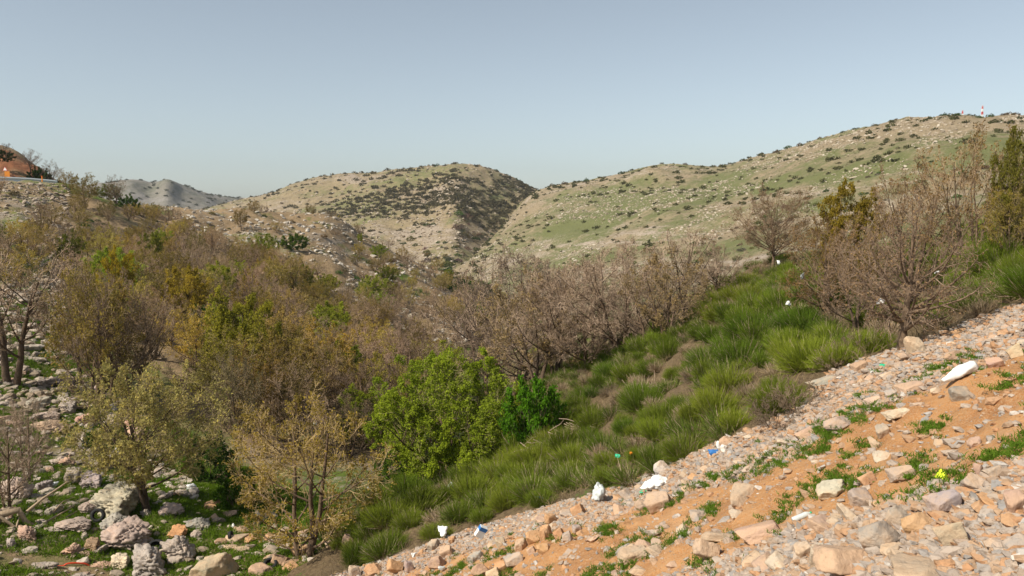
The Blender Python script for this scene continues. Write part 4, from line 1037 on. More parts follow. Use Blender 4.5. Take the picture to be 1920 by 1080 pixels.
def rh_w(x, y, Q):  # along the rock bands
    k = fbm(np.stack([x * 0.012, y * 0.045 + x * 0.012, x * 0], -1), 1, 4, 71)
    return np.where(x > 700, sstep(-0.1, 0.5, k), 0)
Q = LR.sample(75000, rgr, rh_w); dd = np.hypot(Q[:, 0], Q[:, 1]); Q = Q[dd < 640]; dd = np.hypot(Q[:, 0], Q[:, 1])
stones('hill_stones', Q, gsize(rgr, len(Q), 0.13, 0.6) * np.clip(dd / 250, 0.6, 1.5), 1, 'white limestone blocks scattered all over the right hillside', (0.92, 0.88, 0.8), seed=6, cat='stones')
def ch_w(x, y, Q): return np.where(inpoly(x, y, [(560, 520), (640, 400), (850, 330), (890, 350), (860, 520)]), 1.0, 0.25)
Q = LC.sample(14000, rgr, ch_w)
stones('crag_stones', Q, gsize(rgr, len(Q), 0.4, 1.6), 1, 'pale limestone blocks on the central hill', (0.8, 0.75, 0.67), seed=7, cat='stones')

# ------------------------------------------------------------------ hillside shrubs
def make_shrub(name, seed, n=260, size=0.13):
    rg = np.random.default_rng(seed)
    c = unit(rg.normal(size=(n, 3))) * (0.45 + 0.55 * rg.random((n, 1)) ** 0.4); c[:, 2] = np.abs(c[:, 2]) * 0.9 + 0.02
    c = c * (1 + 0.35 * vnoise(c * 2.2 + seed, seed))[:, None]
    v, f = leafquads(c, size, rg)
    r = np.repeat(np.clip(0.5 + 0.4 * vnoise(c * 3, seed) + .15 * rg.normal(size=n), 0, 1), 4)
    return mesh_np(name, v, [f], [M_LEAF], attrs={'rnd': r})
SHR = [make_shrub('shrub', 900 + k) for k in range(5)]
SH_COL = [((0.055, 0.085, 0.025), 'dark green shrub'), ((0.085, 0.125, 0.03), 'green shrub'), ((0.17, 0.125, 0.085), 'grey-brown shrub'), ((0.17, 0.13, 0.05), 'olive shrub')]
def scatter_shrubs(L, n, wf, smin, smax, where, group, name, wts, stuff_after, rg):
    Q = L.sample(int(n * 1.4), rg, wf)
    px, py = project(Q); dd = np.hypot(Q[:, 0], Q[:, 1])
    keep = (px > -60) & (px < 1980); Q = Q[keep][:n]
    order = np.argsort(np.hypot(Q[:, 0], Q[:, 1])); Q = Q[order]
    V = []; R = []
    for i, q in enumerate(Q):
        s = rt.uniform(smin, smax) * (1.5 if rt.random() < .12 else 1); ci = rt.choices(range(4), wts if not (L is LC and inpoly(*project(q), DARKGULLY)) else [1, 0, 8, 3])[0]; colr, cl = SH_COL[ci]
        if i < stuff_after:
            w_ = where(*map(float, project(q)))
            o = link(name, SHR[rt.randrange(5)], loc=Vector(q) - Vector((0, 0, s * .1)), rot=(0, 0, rt.uniform(0, 6.28)), sc=(s * rt.uniform(1, 1.4), s * rt.uniform(.9, 1.2), s * rt.uniform(.7, 1.0)), color=tuple(c * rt.uniform(.8, 1.2) for c in colr))
            tag(o, cl + ' ' + w_, 'shrub', group)
        else:
            V.append((q, s, ci))
    return V
def build_mass(name, items, label, cat, color, k=46):
    c = []; sz = []
    rg = np.random.default_rng(len(items))
    for q, s, ci in items:
        p = unit(rg.normal(size=(k, 3))) * (0.4 + 0.6 * rg.random((k, 1))); p[:, 2] = np.abs(p[:, 2])
        c.append(np.asarray(q) + p * s * np.array([1.2, 1, .8])); sz.append(np.full((k, 1), s * .3))
    c = np.concatenate(c); sz = np.concatenate(sz)
    v, f = leafquads(c, sz, rg); r = np.repeat(np.clip(0.5 + .25 * rg.normal(size=len(c)), 0, 1), 4)
    o = link(name, mesh_np(name, v, [f], [M_LEAF], attrs={'rnd': r}), color=color); tag(o, label, cat, kind='stuff')
rgs = np.random.default_rng(44)
def w_r(x, y, Q): return np.where(x > 780, 0.25 + 0.75 * (vnoise(Q * 0.02, 3) > 0.05), 0) * np.where(inpoly(x, y, [(820, 470), (1080, 440), (1120, 560), (900, 600)]), 1, 0.6)
wr = lambda px, py: ('in the gully between the two hills' if px < 1060 else ('near the skyline of the right hill' if py < np.interp(px, [1010, 1250, 1560, 1740, 1920], [386, 334, 286, 253, 251]) else ('on the lower right hillside' if py > 430 else 'on the upper right hillside')))
items = scatter_shrubs(LR, 3200, w_r, 0.5, 1.9, wr, 'shrubs of the right hillside', 'hillside_shrub', [2, 4, 5, 4], 290, rgs)
build_mass('far_scrub', items, 'dark low scrub dotting the far part of the right hill', 'scrub', (0.11, 0.11, 0.05))
DARKBELT = [(600, 400), (640, 380), (760, 345), (850, 320), (900, 335), (870, 365), (850, 400), (760, 410), (640, 420)]
DARKGULLY = [(860, 345), (960, 330), (1010, 355), (960, 400), (920, 450), (850, 460), (870, 400)]
def w_c(x, y, Q): return np.where(inpoly(x, y, DARKBELT) | inpoly(x, y, DARKGULLY) | inpoly(x, y, [(780, 480), (860, 460), (880, 520), (790, 520)]), 1.0, 0.13) * (vnoise(Q * 0.012, 5) > -0.5)
wc = lambda px, py: 'on the dark belt across the central hill' if inpoly(px, py, DARKBELT) else ('in the brown gully right of the central crag' if inpoly(px, py, DARKGULLY) else 'on the open side of the central hill')
Q = LR.sample(16000, rgs, lambda x, y, Q: 0.15 + (vnoise(Q * 0.05, 33) > 0.0) * 1.0)
build_mass('low_scrub', [(q, rt.uniform(.25, .7), 0) for q in Q], 'tiny thorny cushions all over the right hillside', 'scrub', (0.15, 0.14, 0.065), 12)
items = scatter_shrubs(LC, 3000, w_c, 1.0, 3.0, wc, 'shrubs of the central hill', 'hill_shrub', [5, 1, 3, 2], 280, rgs)
build_mass('central_scrub', items, 'grey-green scrub covering the central hill', 'scrub', (0.12, 0.105, 0.06))
Q = LF.sample(900, rgs)
build_mass('distant_scrub', [(q, 3.2, 0) for q in Q], 'dark scrub on the distant hill at the left', 'scrub', (0.08, 0.085, 0.05))
# scrub on the spur and the left slope
def w_s(x, y, Q): return np.where(inpoly(x, y, [(-20, 345), (330, 400), (620, 395), (960, 560), (900, 640), (600, 520), (300, 440), (-20, 560)]), 1.0, 0)
items = scatter_shrubs(LL, 130, w_s, 0.35, 0.9, lambda px, py: 'on the rocky spur' if px > 330 else 'on the slope below the road', 'low shrubs of the left slope', 'low_shrub', [2, 4, 4, 3], 130, rgs)

# ------------------------------------------------------------------ grass
def blades(name, Q, n_per, h, wd, spread, label, color, seed, cat='grass'):
    rg = np.random.default_rng(seed); N = len(Q) * n_per
    base = np.repeat(Q, n_per, 0) + np.concatenate([rg.normal(size=(N, 2)) * spread, np.full((N, 1), -0.01)], 1)
    hh = h * (0.5 + rg.random(N)); tl = rg.normal(size=(N, 2)) * 0.55
    d = unit(np.stack([tl[:, 0], tl[:, 1], np.ones(N)], -1)); d2 = unit(d + np.stack([tl[:, 0], tl[:, 1], -.3 + 0 * tl[:, 0]], -1) * .8)
    P = np.stack([base, base + d * (hh * .55)[:, None], base + (d * .55 + d2 * .45) * hh[:, None]], 1)
    v, f = strips(P, np.full((N, 3), wd) * np.array([1, .8, .15]), rg)
    me = mesh_np(name, v, [f], [M_LEAF], attrs={'rnd': np.repeat(np.clip(.5 + .2 * rg.normal(size=N), 0, 1), 6)})
    o = link(name, me, color=color); tag(o, label, cat, kind='stuff')
def tuft_w(x, y, Q):
    s = y - edge_y(x); lowl = np.interp(x, [900, 1150, 1300, 1500, 1700, 1920], [1235, 1135, 1064, 982, 928, 860])
    return np.where((s > 50) & (y < lowl + 15) & (x < 1960), 1.0, 0.03 * (s > 20)) * (vnoise(Q * 1.7, 12) > 0.1)
Q = LN.sample(1500, rgr, tuft_w)
Q = np.repeat(Q, 3, 0) + np.concatenate([rgr.normal(size=(len(Q) * 3, 2)) * 0.07, np.zeros((len(Q) * 3, 1))], 1)
blades('grass_tufts', Q, 26, 0.055, 0.005, 0.04, 'short green weed tufts dotting the orange earth', (0.11, 0.19, 0.022), 1)
def lgrass_w(x, y, Q): return np.where(inpoly(x, y, [(-60, 560), (150, 560), (270, 760), (420, 860), (660, 960), (660, 1100), (-60, 1100)]), 1.0, 0) * (vnoise(Q * 0.35, 22) > -0.45)
Q = LL.sample(34000, rgr, lgrass_w)
blades('bank_grass', Q, 7, 0.15, 0.014, 0.12, 'green grass between the boulders at the bottom left', (0.13, 0.21, 0.02), 2)
def lit_w(x, y, Q): return np.where((y - edge_y(x) < -4) & (x > 600) & (x < 2080), 1.0, 0) * (vnoise(Q * 0.6, 25) > -0.5)
Q = LN.sample(14000, rgr, lit_w)
blades('dry_grass', Q, 7, 0.28, 0.007, 0.14, 'matted straw-coloured grass between the broom bushes', (0.27, 0.205, 0.125), 3, 'dry grass')

exec_later = True
# ------------------------------------------------------------------ road edge, cliff, signs, masts
CUT = {
 -700: [(330, 176), (290, 182), (200, 188), (130, 195), (140, 240)],
 -200: [(340, 176), (320, 182), (270, 188), (225, 195), (230, 240)],
 -20:  [(345, 180), (334, 184), (300, 190), (272, 196), (276, 240)],
 20:   [(346, 180), (336, 184), (305, 190), (284, 196), (290, 240)],
 60:   [(348, 180), (340, 184), (322, 190), (310, 196), (318, 240)],
 105:  [(352, 180), (347, 184), (342, 190), (339, 196), (348, 240)],
 140:  [(358, 180), (354, 184), (352, 190), (352, 196), (362, 240)],
}
LX = Layer(CUT, 200, 80)
LX.P[..., 2] += fbm(LX.P, 0.12, 4, 101) * 0.7 + np.abs(fbm(LX.P * np.array([1, .3, .5]), 0.5, 3, 103)) * 0.5
LX.finish(); zx = zeros(LX); zx[..., 2] = np.where(LX.vv < 2.6, 0.8, 0.2) + fbm(LX.P, .3, 3, 5) * 0.35; zx[..., 0] = 0.25; zx[..., 1] = 0.2
LX.build('road_cutting', M_LEFT, zx, np.stack([LX.P[..., 0] * .3, LX.P[..., 1] * .1, LX.P[..., 2] * 1.5], -1))
TREES_BVH['cut'] = LX.bvh(1)
M_RAIL = plain('galvanised_steel', (0.42, 0.46, 0.48), 0.5, 0.4, 0.12, 3)
M_ORANGE = plain('orange_paint', (0.62, 0.22, 0.02), 0.6)
M_WHITE = plain('white_paint', (0.8, 0.8, 0.78), 0.6)
M_RED = plain('red_paint', (0.55, 0.05, 0.03), 0.6)
M_STEEL = plain('grey_steel', (0.3, 0.3, 0.3), 0.5)
def box_v(c, s):
    c = np.array(c, float); s = np.array(s, float) / 2
    V = np.array([[x, y, z] for x in (-1, 1) for y in (-1, 1) for z in (-1, 1)]) * s + c
    return V, np.array([[0, 1, 3, 2], [4, 6, 7, 5], [0, 4, 5, 1], [2, 3, 7, 6], [0, 2, 6, 4], [1, 5, 7, 3]])
def boxes(name, lst, mat, parent=None, loc=None, **kw):
    V = []; Fs = []; off = 0
    for c, s in lst:
        v, f = box_v(c, s); V.append(v); Fs.append(f + off); off += 8
    return link(name, mesh_np(name, np.concatenate(V), [np.concatenate(Fs)], [mat]), parent, loc, **kw)
# guard rail follows the lip of the slope
gr = link('guard_rail', None, loc=tuple(world(50, 346, 179))); tag(gr, 'pale metal guard rail along the road on the upper left skyline', 'guard rail')
org = Vector(gr.location)
pts = [Vector(world(px, yy, 179.0)) - org for px, yy in ((-160, 342), (-60, 343), (0, 344), (30, 345), (60, 346.5), (90, 349), (108, 351))]
prof = [(0, 0), (0.05, 0.08), (0, 0.17), (0, 0.24), (0.05, 0.33), (0, 0.42), (-.03, .42), (-.03, 0)]
V = []; Fs = []
for p in pts:
    for a, b in prof: V.append((p.x, p.y - a * 2.2, p.z + 0.35 + b * 2.2))
n = len(prof)
for i in range(len(pts) - 1):
    for j in range(n): Fs.append((i*n + j, (i+1)*n + j, (i+1)*n + (j+1) % n, i*n + (j+1) % n))
link('rail', mesh_np('rail', np.array(V), [np.array(Fs)], [M_RAIL]), gr)
for i in range(len(pts) - 1):
    k = max(1, int((pts[i+1] - pts[i]).length / 4))
    for j in range(k):
        p = pts[i].lerp(pts[i+1], j / k); boxes('post', [((p.x, p.y + .15, p.z - .2), (.14, .14, 2.2))], M_RAIL, gr)
# warning sign with an orange board and the red-edged triangle above it
b = Vector(world(14, 336, 181)); sg = link('road_sign', None, loc=b - Vector((0, 0, 1.2))); tag(sg, 'orange road-work board with a red-edged triangle above it at the upper left', 'road sign')
boxes('post', [((-.35, 0.05, 1.4), (.08, .08, 4.4)), ((.35, 0.05, 1.0), (.08, .08, 2.6))], M_STEEL, sg)
boxes('board', [((0, 0, 2.0), (1.0, .05, 1.35))], M_ORANGE, sg)
def tri(name, s, y, mat, z):
    V = np.array([(-s, y, z - s * .55), (s, y, z - s * .55), (0, y, z + s * 1.1), (-s, y + .03, z - s * .55), (s, y + .03, z - s * .55), (0, y + .03, z + s * 1.1)])
    return link(name, mesh_np(name, V, [np.array([(0, 1, 2), (5, 4, 3)]), np.array([(0, 3, 4, 1), (1, 4, 5, 2), (2, 5, 3, 0)])], [mat]), sg)
t1 = tri('triangle_border', .5, -.01, M_RED, 3.05); t1.location = (-.35, 0, 0); t2 = tri('triangle_face', .36, -.03, M_WHITE, 3.05); t2.location = (-.35, 0, 0)
b = Vector(world(79.5, 350, 178)); mk = link('marker_post', None, loc=b - Vector((0, 0, .4))); tag(mk, 'slim orange marker post before the right end of the guard rail', 'marker post')
boxes('shaft', [((0, 0, 1.2), (.2, .1, 2.5))], M_ORANGE, mk); boxes('cap', [((0, -.003, 2.25), (.206, .11, .18))], M_RED, mk)
for px, py, top, var, ws, colr, lab, nm in ((58, 322, 287, 'bare0', .95, (.11, .09, .08), 'dark bare tree on the end of the road cutting', 'bare_tree'), (95, 343, 307, 'bare2', 1.1, (.14, .13, .10), 'round bare tree at the right end of the guard rail', 'bare_tree'), (11, 296, 273, 'bare3', 1.0, (.12, .11, .10), 'bare tree on top of the road cutting', 'bare_tree'), (72, 341, 317, 'greenbush0', .8, (.05, .10, .02), 'dark green bush between the two skyline bare trees', 'green_bush'), (2, 300, 284, 'greenbush1', 1.3, (.04, .07, .02), 'dark bush at the left edge on top of the cutting', 'green_bush'), (108, 350, 338, 'greenbush1', .9, (.04, .07, .02), 'low dark bush below the round bare tree at the rail end', 'green_bush')):
    p = Vector(world(px, py, 186)); place_tree(var, p - Vector((0, 0, .3)), (py - top) * mpp(186) * 1.1, ws, colr, nm, lab, 'bush' if 'bush' in nm else 'tree')

def mast(px, base, top, dist, wpx, label, nb):
    p0 = world(px, base, dist); H = (base - top) * mpp(dist); wd = wpx * mpp(dist)
    t = link('radio_mast', None, loc=tuple(p0)); tag(t, label, 'mast', 'red and white masts on the right skyline')
    for k in range(nb):
        z0, z1 = H * k / nb, H * (k + 1) / nb; w0 = wd * (1 - .45 * k / nb) / 2; w1 = wd * (1 - .45 * (k + 1) / nb) / 2
        V = []; Fs = []; off = 0
        segs = []
        cs = [(-1, -1), (1, -1), (1, 1), (-1, 1)]
        nseg = 3
        for c in range(4):
            a = np.array([cs[c][0] * w0, cs[c][1] * w0, z0]); b_ = np.array([cs[c][0] * w1, cs[c][1] * w1, z1]); segs.append((a, b_))
            d_ = cs[(c + 1) % 4]
            for s in range(nseg):
                f0, f1 = s / nseg, (s + 1) / nseg; q0 = np.array([d_[0] * w0, d_[1] * w0, z0]); q1 = np.array([d_[0] * w1, d_[1] * w1, z1])
                segs.append((a + (b_ - a) * f0, q0 + (q1 - q0) * f1)); segs.append((q0 + (q1 - q0) * f0, a + (b_ - a) * f1)); segs.append((a + (b_ - a) * f1, q0 + (q1 - q0) * f1))
        P = np.array(segs); v, f = tubes(P, np.full(P.shape[:2], wd * .07), 4)
        link('lattice_section', mesh_np('lattice_section', v, [f], [M_RED if (nb - k) % 2 else M_WHITE]), t)
    boxes('antenna', [((wd * .1 * s, -wd * .3, H * .95), (wd * .12, wd * .2, H * .08)) for s in (-3, 3)] + [((0, 0, H * 1.04), (wd * .06, wd * .06, H * .1))], M_WHITE, t)
mast(1841, 226, 203, 900, 2.6, 'taller red and white lattice mast on the right skyline', 5)
mast(1804, 226, 210, 1000, 2.2, 'shorter faint red and white mast left of the tall one', 3)

# skyline bushes on the right hill
for px in [1285, 1340, 1352, 1377, 1395, 1428, 1456, 1478, 1500, 1537, 1549, 1580, 1600, 1640, 1680, 1765, 1772, 1795, 1835, 1858, 1880, 1889, 1900, 1905, 700, 770, 820, 930, 968, 985, 1035, 1060, 1100, 1165]:
    for yy in np.arange(190, 420, 1.0):
        r = hit(px, yy, ('right', 'centre'))
        if r is None: continue
        p, d = r; s = rt.uniform(3, 6.5) * mpp(d); colr, cl = rt.choice(SH_COL)
        o = link('skyline_shrub', SHR[rt.randrange(5)], loc=p - Vector((0, 0, s * .2)), rot=(0, 0, rt.uniform(0, 6)), sc=(s * 1.25, s, s), color=colr)
        tag(o, cl + (' on the skyline of the right hill' if px > 1010 else ' on the skyline of the central hill'), 'shrub', 'shrubs along the skyline'); break

# ------------------------------------------------------------------ dead wood
def deadwood(name, segsP, segsR, label, cat='branch'):
    V = []; Fs = []; off = 0
    for P, R in zip(segsP, segsR):
        v, f = tubes(np.array([P]), np.array([R]), 6); V.append(v); Fs.append(f + off); off += len(v)
    o = link(name, mesh_np(name, np.concatenate(V), [np.concatenate(Fs)], [M_DEAD], smooth=True)); tag(o, label, cat); return o
def world_path(pts, dist): return [tuple(world(px, py, dist + dz)) for px, py, dz in pts]
d0 = hit(40, 1000, ('left',))[1] * 0.97
paths = [[(-40, 975, 0), (0, 966, 0), (35, 956, 0), (48, 978, 0), (75, 993, 0), (92, 1006, .3)], [(-20, 955, 0), (30, 990, -.4), (70, 993, -.3)], [(50, 960, 0), (80, 935, .4), (110, 915, .6), (128, 902, .8)], [(70, 988, 0), (110, 965, .3), (140, 948, .6)], [(85, 1003, 0), (115, 975, .3), (145, 958, .6)], [(92, 985, 0), (125, 972, .3), (150, 975, .4)], [(100, 960, .3), (118, 940, .5), (140, 932, .7)], [(30, 990, -.4), (36, 970, 0), (42, 958, .2)]]
RR = [.16, .07, .06, .05, .05, .04, .03, .04]
deadwood('fallen_branch', [world_path(p, d0) for p in paths], [np.linspace(r, r * .35, len(p)) for r, p in zip(RR, paths)], 'fallen grey branch with bare twigs at the left edge above the grass', 'branch')
rgd = np.random.default_rng(6)
for (px0, py0, L_, cnt, lab) in ((1105, 800, 1.15, 30, 'bundle of pale cut branches lying on the bank right of the dark hollow'), (1020, 838, 1.1, 30, 'heap of grey sticks at the edge of the dark hollow'), (1245, 720, .9, 9, 'few bare sticks poking from the middle of the broom bank')):
    p, d = hit(px0, py0 + 12, ('near',)); PP = []; R_ = []
    PP.append([tuple(np.array(p) + np.array([L_ * .8 * f, 0, .14])) for f in (-1, -.5, 0, .5, 1)]); R_.append(np.linspace(.03, .02, 5))
    for k in range(cnt):
        a = rgd.normal() * .5 + (.35 if px0 != 1245 else -.8); ln = L_ * (.5 + .6 * rgd.random()); o_ = rgd.normal(size=3) * .35 * np.array([1.4, 1, .2]); o_[2] = abs(o_[2]) + .15
        q = np.array(p) + o_; dv = np.array([math.cos(a), -.3, math.sin(a) * .6 - .1]) * ln / 3
        pl = [q - dv * 1.5]
        for j in range(4): pl.append(pl[-1] + dv * .75 + rgd.normal(size=3) * .05)
        PP.append(pl); R_.append(np.linspace(.017, .007, 5))
    deadwood('stick_pile', PP, R_, lab, 'branches')
# twiggy dead scrub at the left edge
for px, py, top, lab in ((14, 960, 800, 'leafless twiggy shrub at the left edge over the dead branch'), (52, 905, 770, 'thin leafless shrub right of the left-edge one')):
    tree_at('bare3', px, py, top, wscale=.7, color=TAN, name='leafless_shrub', label=lab, cat='shrub', layers=('left',))
for px, py, top, ws, lab in ((1450, 800, 735, 1.2, 'grey-brown dead shrub at the foot of the bank'), (1500, 770, 700, 1.1, 'dead twiggy shrub beside the long flat slab'), (1560, 690, 640, 1.1, 'brown dead brush left of the brown rock'), (1600, 670, 620, 1.1, 'tangle of dead twigs under the rusty tree')):
    tree_at('bushy0', px, py, top, wscale=ws * .9, color=(.2, .15, .1), name='dead_shrub', label=lab, cat='shrub', layers=('near',))

# ------------------------------------------------------------------ litter
def cloth(name, seed, sub=4, crump=.35):
    V, Fc = rock_shape(seed, sub, .1, 7, 8)
    V = V * (1 + crump * (np.abs(fbm(V, 1.5, 3, seed, .45)) - .3))[:, None] ; V[:, 2] = np.maximum(V[:, 2], -.6)
    return V, Fc
M_BAG = plain('white_plastic', (.78, .78, .76), .45, .4, .08, 12)
M_GBAG = plain('grey_plastic', (.55, .58, .57), .4, .4, .2, 9)
M_YEL = plain('yellow_green_cloth', (.55, .68, .03), .7)
M_GRN = plain('green_plastic', (.03, .42, .22), .4)
M_BLU = plain('blue_plastic', (.04, .16, .42), .4)
M_RUB = plain('tyre_rubber', (.018, .018, .019), .75, .3, .3, 10)
M_HOSE = plain('red_hose', (.62, .06, .02), .5)
M_FOAM = plain('foam', (.75, .68, .6), .8, .2, .08, 8)
def litter(name, px, py, wpx, hpx, mat, label, cat, seed=1, crump=.35, up=0.0, layers=('near', 'left'), rot=(0, 0, 0)):
    p, d = hit(px, py + hpx * .4, layers); m_ = mpp(d)
    V, Fc = cloth(name, seed, 4, crump)
    o = link(name, mesh_np(name, V, [Fc], [mat], smooth=True), loc=p + Vector((0, 0, hpx * m_ * .45 + up)), rot=rot, sc=(wpx * m_ / 2, min(wpx, hpx * 1.4) * m_ / 2, hpx * m_ / 2))
    tag(o, label, cat); return o
def hang(px, py, dist_px_base, s, label, seed, mat=None, w=1.0, h=1.0):
    d = hit(*dist_px_base, ('near', 'left'))[1] * .97; p = Vector(world(px, py, d)); m_ = mpp(d)
    V, Fc = cloth('bag', seed, 4, .5)
    # carrier bag: pinched and pulled out at the handles
    k = np.clip(V[:, 2], 0, 1); V[:, 0] *= (1 - .45 * k) ; V[:, 2] += .5 * np.clip(np.abs(V[:, 0]) - .25, 0, 1) * k * 2
    o = link('plastic_bag', mesh_np('plastic_bag', V, [Fc], [mat or M_BAG], smooth=True), loc=p, rot=(.2, .3 * (seed % 3 - 1), seed), sc=(s * m_ / 2 * w, s * m_ / 3, s * m_ / 2 * h)); tag(o, label, 'plastic bag'); return o
# the long white sack
p, d = hit(1797, 712, ('near',)); m_ = mpp(d)
K = 14; ring = 14; tt = np.linspace(0, 1, K); V = []
for i, t in enumerate(tt):
    r = (0.16 + .5 * math.sin(min(1, t * 1.15 + .05) * math.pi * .62)) * (1 if t < .93 else .75)
    for j in range(ring):
        a = j / ring * 2 * math.pi; rr = r * (1 + .14 * math.sin(3 * a + t * 9) + .08 * rgd.normal())
        V.append(((t - .5) * 2.0, math.cos(a) * rr * .55, math.sin(a) * rr * .42))
V = np.array(V); idx = np.arange(K * ring).reshape(K, ring); nx = np.roll(idx, -1, 1)
Fq = np.stack([idx[:-1], nx[:-1], nx[1:], idx[1:]], -1).reshape(-1, 4)
V = np.concatenate([V, [V[:ring].mean(0), V[-ring:].mean(0)]]); c0, c1 = len(V) - 2, len(V) - 1
caps = np.array([(c0, nx[0, j], idx[0, j]) for j in range(ring)] + [(c1, idx[-1, j], nx[-1, j]) for j in range(ring)])
o = link('white_sack', mesh_np('white_sack', V, [Fq, caps], [M_BAG], smooth=True), loc=p + Vector((0, 0, .10)), rot=(0, math.radians(-24), math.radians(10)), sc=(31 * m_,) * 3); tag(o, 'long limp white sack lying on the rubble at the right', 'sack')
litter('crumpled_rag', 1766, 893, 20, 17, M_YEL, 'bright yellow-green crumpled rag on the orange earth', 'rag', 21, .6)
litter('plastic_bag', 1225, 909, 46, 26, M_BAG, 'heap of white plastic bags at the edge of the broom', 'plastic bag', 22, .6)
litter('plastic_bag', 1236, 903, 34, 18, M_BAG, 'smaller white bag on the right of the white bag heap', 'plastic bag', 23, .6)
litter('plastic_scrap', 1206, 922, 14, 6, M_GRN, 'green plastic edge sticking out under the white bags', 'scrap', 24, .3)
litter('plastic_bag', 1122, 926, 25, 38, M_GBAG, 'upright silvery grey plastic bag at the broom edge', 'plastic bag', 25, .5)
litter('foam_block', 1358, 843, 15, 18, M_FOAM, 'white foam piece leaning at the broom edge', 'foam', 26, .15)
litter('foam_block', 1347, 836, 9, 18, M_WHITE, 'thin white foam strip standing left of the larger piece', 'foam', 27, .15)
litter('torn_packet', 1338, 849, 20, 12, M_BLU, 'torn blue packet beside the foam pieces', 'packet', 28, .5)
litter('plastic_scrap', 1157, 877, 10, 9, M_GRN, 'green scrap caught in the broom', 'scrap', 29, .4, .3)
litter('plastic_scrap', 1183, 873, 6, 8, M_ORANGE, 'orange scrap right of the green one in the broom', 'scrap', 30, .4, .3)
litter('plastic_scrap', 1012, 941, 15, 7, M_BLU, 'flattened blue plastic in the dry brush', 'scrap', 31, .4, .1)
litter('paper_scrap', 830, 1004, 18, 18, M_BAG, 'white paper lying on the small rock pile', 'paper', 32, .6, .1)
litter('paper_scrap', 828, 1066, 14, 10, M_GBAG, 'square pale sheet at the foot of the small rock pile', 'paper', 33, .1)
litter('plastic_bag', 776, 1042, 9, 10, M_BAG, 'tiny white bag near the bottom orange boulders', 'plastic bag', 34, .5)
litter('old_rag', 847, 934, 14, 16, M_GBAG, 'grey rag caught in the broom below the bright green tree', 'rag', 35, .6, .4)
litter('plastic_scrap', 1657, 686, 17, 6, M_GRN, 'green torn plastic above the pale yellow rock', 'scrap', 36, .6)
litter('plastic_scrap', 1637, 697, 10, 6, M_BAG, 'white scrap left of the pale yellow rock', 'scrap', 37, .4)
litter('white_cloth', 360, 915, 22, 18, M_BAG, 'white cloth lying under the right of the olive budding tree', 'cloth', 38, .5, layers=('left',))
litter('plastic_bag', 219, 847, 9, 12, M_BAG, 'small white bag right of the layered outcrop', 'plastic bag', 39, .5, layers=('left',))
litter('plastic_scrap', 99, 911, 16, 10, M_BAG, 'white wrapper right of the knobbly grey rock', 'scrap', 40, .6, layers=('left',))
litter('plastic_scrap', 437, 987, 6, 9, M_BAG, 'white scrap left of the upright tyre', 'scrap', 41, .4, layers=('left',))
hang(1651, 565, (1692, 652), 15, 'white carrier bag snagged in the big rusty tree', 2)
hang(1478, 569, (1500, 640), 10, 'white bag caught at the left rim of the tangled olive-brown tree', 3)
hang(1460, 493, (1450, 520), 8, 'small white bag beside the trunk of the round dark tree', 4, w=.7, h=1.3)
hang(1504, 520, (1520, 600), 12, 'long strip of grey plastic in the tangled olive-brown tree', 5, M_GBAG, .4, 1.3)
hang(1756, 511, (1692, 652), 11, 'thin white plastic shred at the right of the rusty tree', 6, w=1, h=.4)
hang(590, 796, (568, 1042), 9, 'white bag caught in the top of the golden budding tree', 7)
hang(692, 914, (620, 1042), 9, 'white shred at the right side of the golden budding tree', 8, h=.7)
# bottle and carton
p, d = hit(1503, 976, ('near',)); m_ = mpp(d)
o = link('plastic_bottle', None, loc=p + Vector((0, 0, .05)), rot=(0, math.radians(72), .2)); tag(o, 'flattened plastic bottle with a green end lying in the lower rubble', 'bottle')
def lathe(name, prof, mat, parent, sides=14):
    P = np.array([[(0, 0, z) for r, z in prof]]); 
    a = np.arange(sides) * 2 * math.pi / sides; V = np.array([(r * math.cos(t), r * math.sin(t), z) for r, z in prof for t in a]); K = len(prof)
    idx = np.arange(K * sides).reshape(K, sides); nx = np.roll(idx, -1, 1); f = np.stack([idx[:-1], nx[:-1], nx[1:], idx[1:]], -1).reshape(-1, 4)
    return link(name, mesh_np(name, V, [f], [mat], smooth=True), parent)
lathe('body', [(0, -.12), (.033, -.12), (.036, -.1), (.034, 0), (.036, .05), (.03, .08), (.013, .11)], M_GBAG, o); lathe('cap', [(.013, .11), (.015, .112), (.015, .13), (0, .13)], M_GRN, o)
p, d = hit(902, 1022, ('near',)); o = link('drink_carton', None, loc=p + Vector((0, 0, .35)), rot=(.3, .5, .4)); tag(o, 'blue and white drink carton caught in the dry brush', 'carton')
boxes('carton_body', [((0, 0, 0), (.2, .12, .3))], M_BAG, o); boxes('blue_band', [((0, 0, .09), (.206, .126, .1))], M_BLU, o)
# tyres
def tyre(px, py, wpx, rot, label, layers=('left', 'near'), dz=0):
    p, d = hit(px, py, layers); R = wpx * mpp(d) / 2; r = R * .3
    t = link('worn_tyre', None, loc=p + Vector((0, 0, dz)), rot=rot); tag(t, label, 'tyre', 'discarded tyres in the valley')
    prof = [(.58, -.3), (.62, -.34), (.8, -.36), (.95, -.32), (1, -.24), (.97, -.2), (1, -.16), (1, -.04), (.97, 0), (1, .04), (1, .16), (.97, .2), (1, .24), (.95, .32), (.8, .36), (.62, .34), (.58, .3), (.7, .2), (.72, 0), (.7, -.2), (.58, -.3)]
    o_ = lathe('tread', [(a * R, b * R) for a, b in prof], M_RUB, t, 28)
tyre(507, 1066, 24, (.45, .15, 0), 'black tyre lying flat at the bottom left of the golden tree', dz=.15)
tyre(433, 1014, 15, (.2, 1.35, .2), 'tyre standing on edge beside the orange rocks', dz=.2)
tyre(184, 978, 22, (1.2, 0, .2), 'tyre leaning against the foot of the largest boulder', dz=.25)
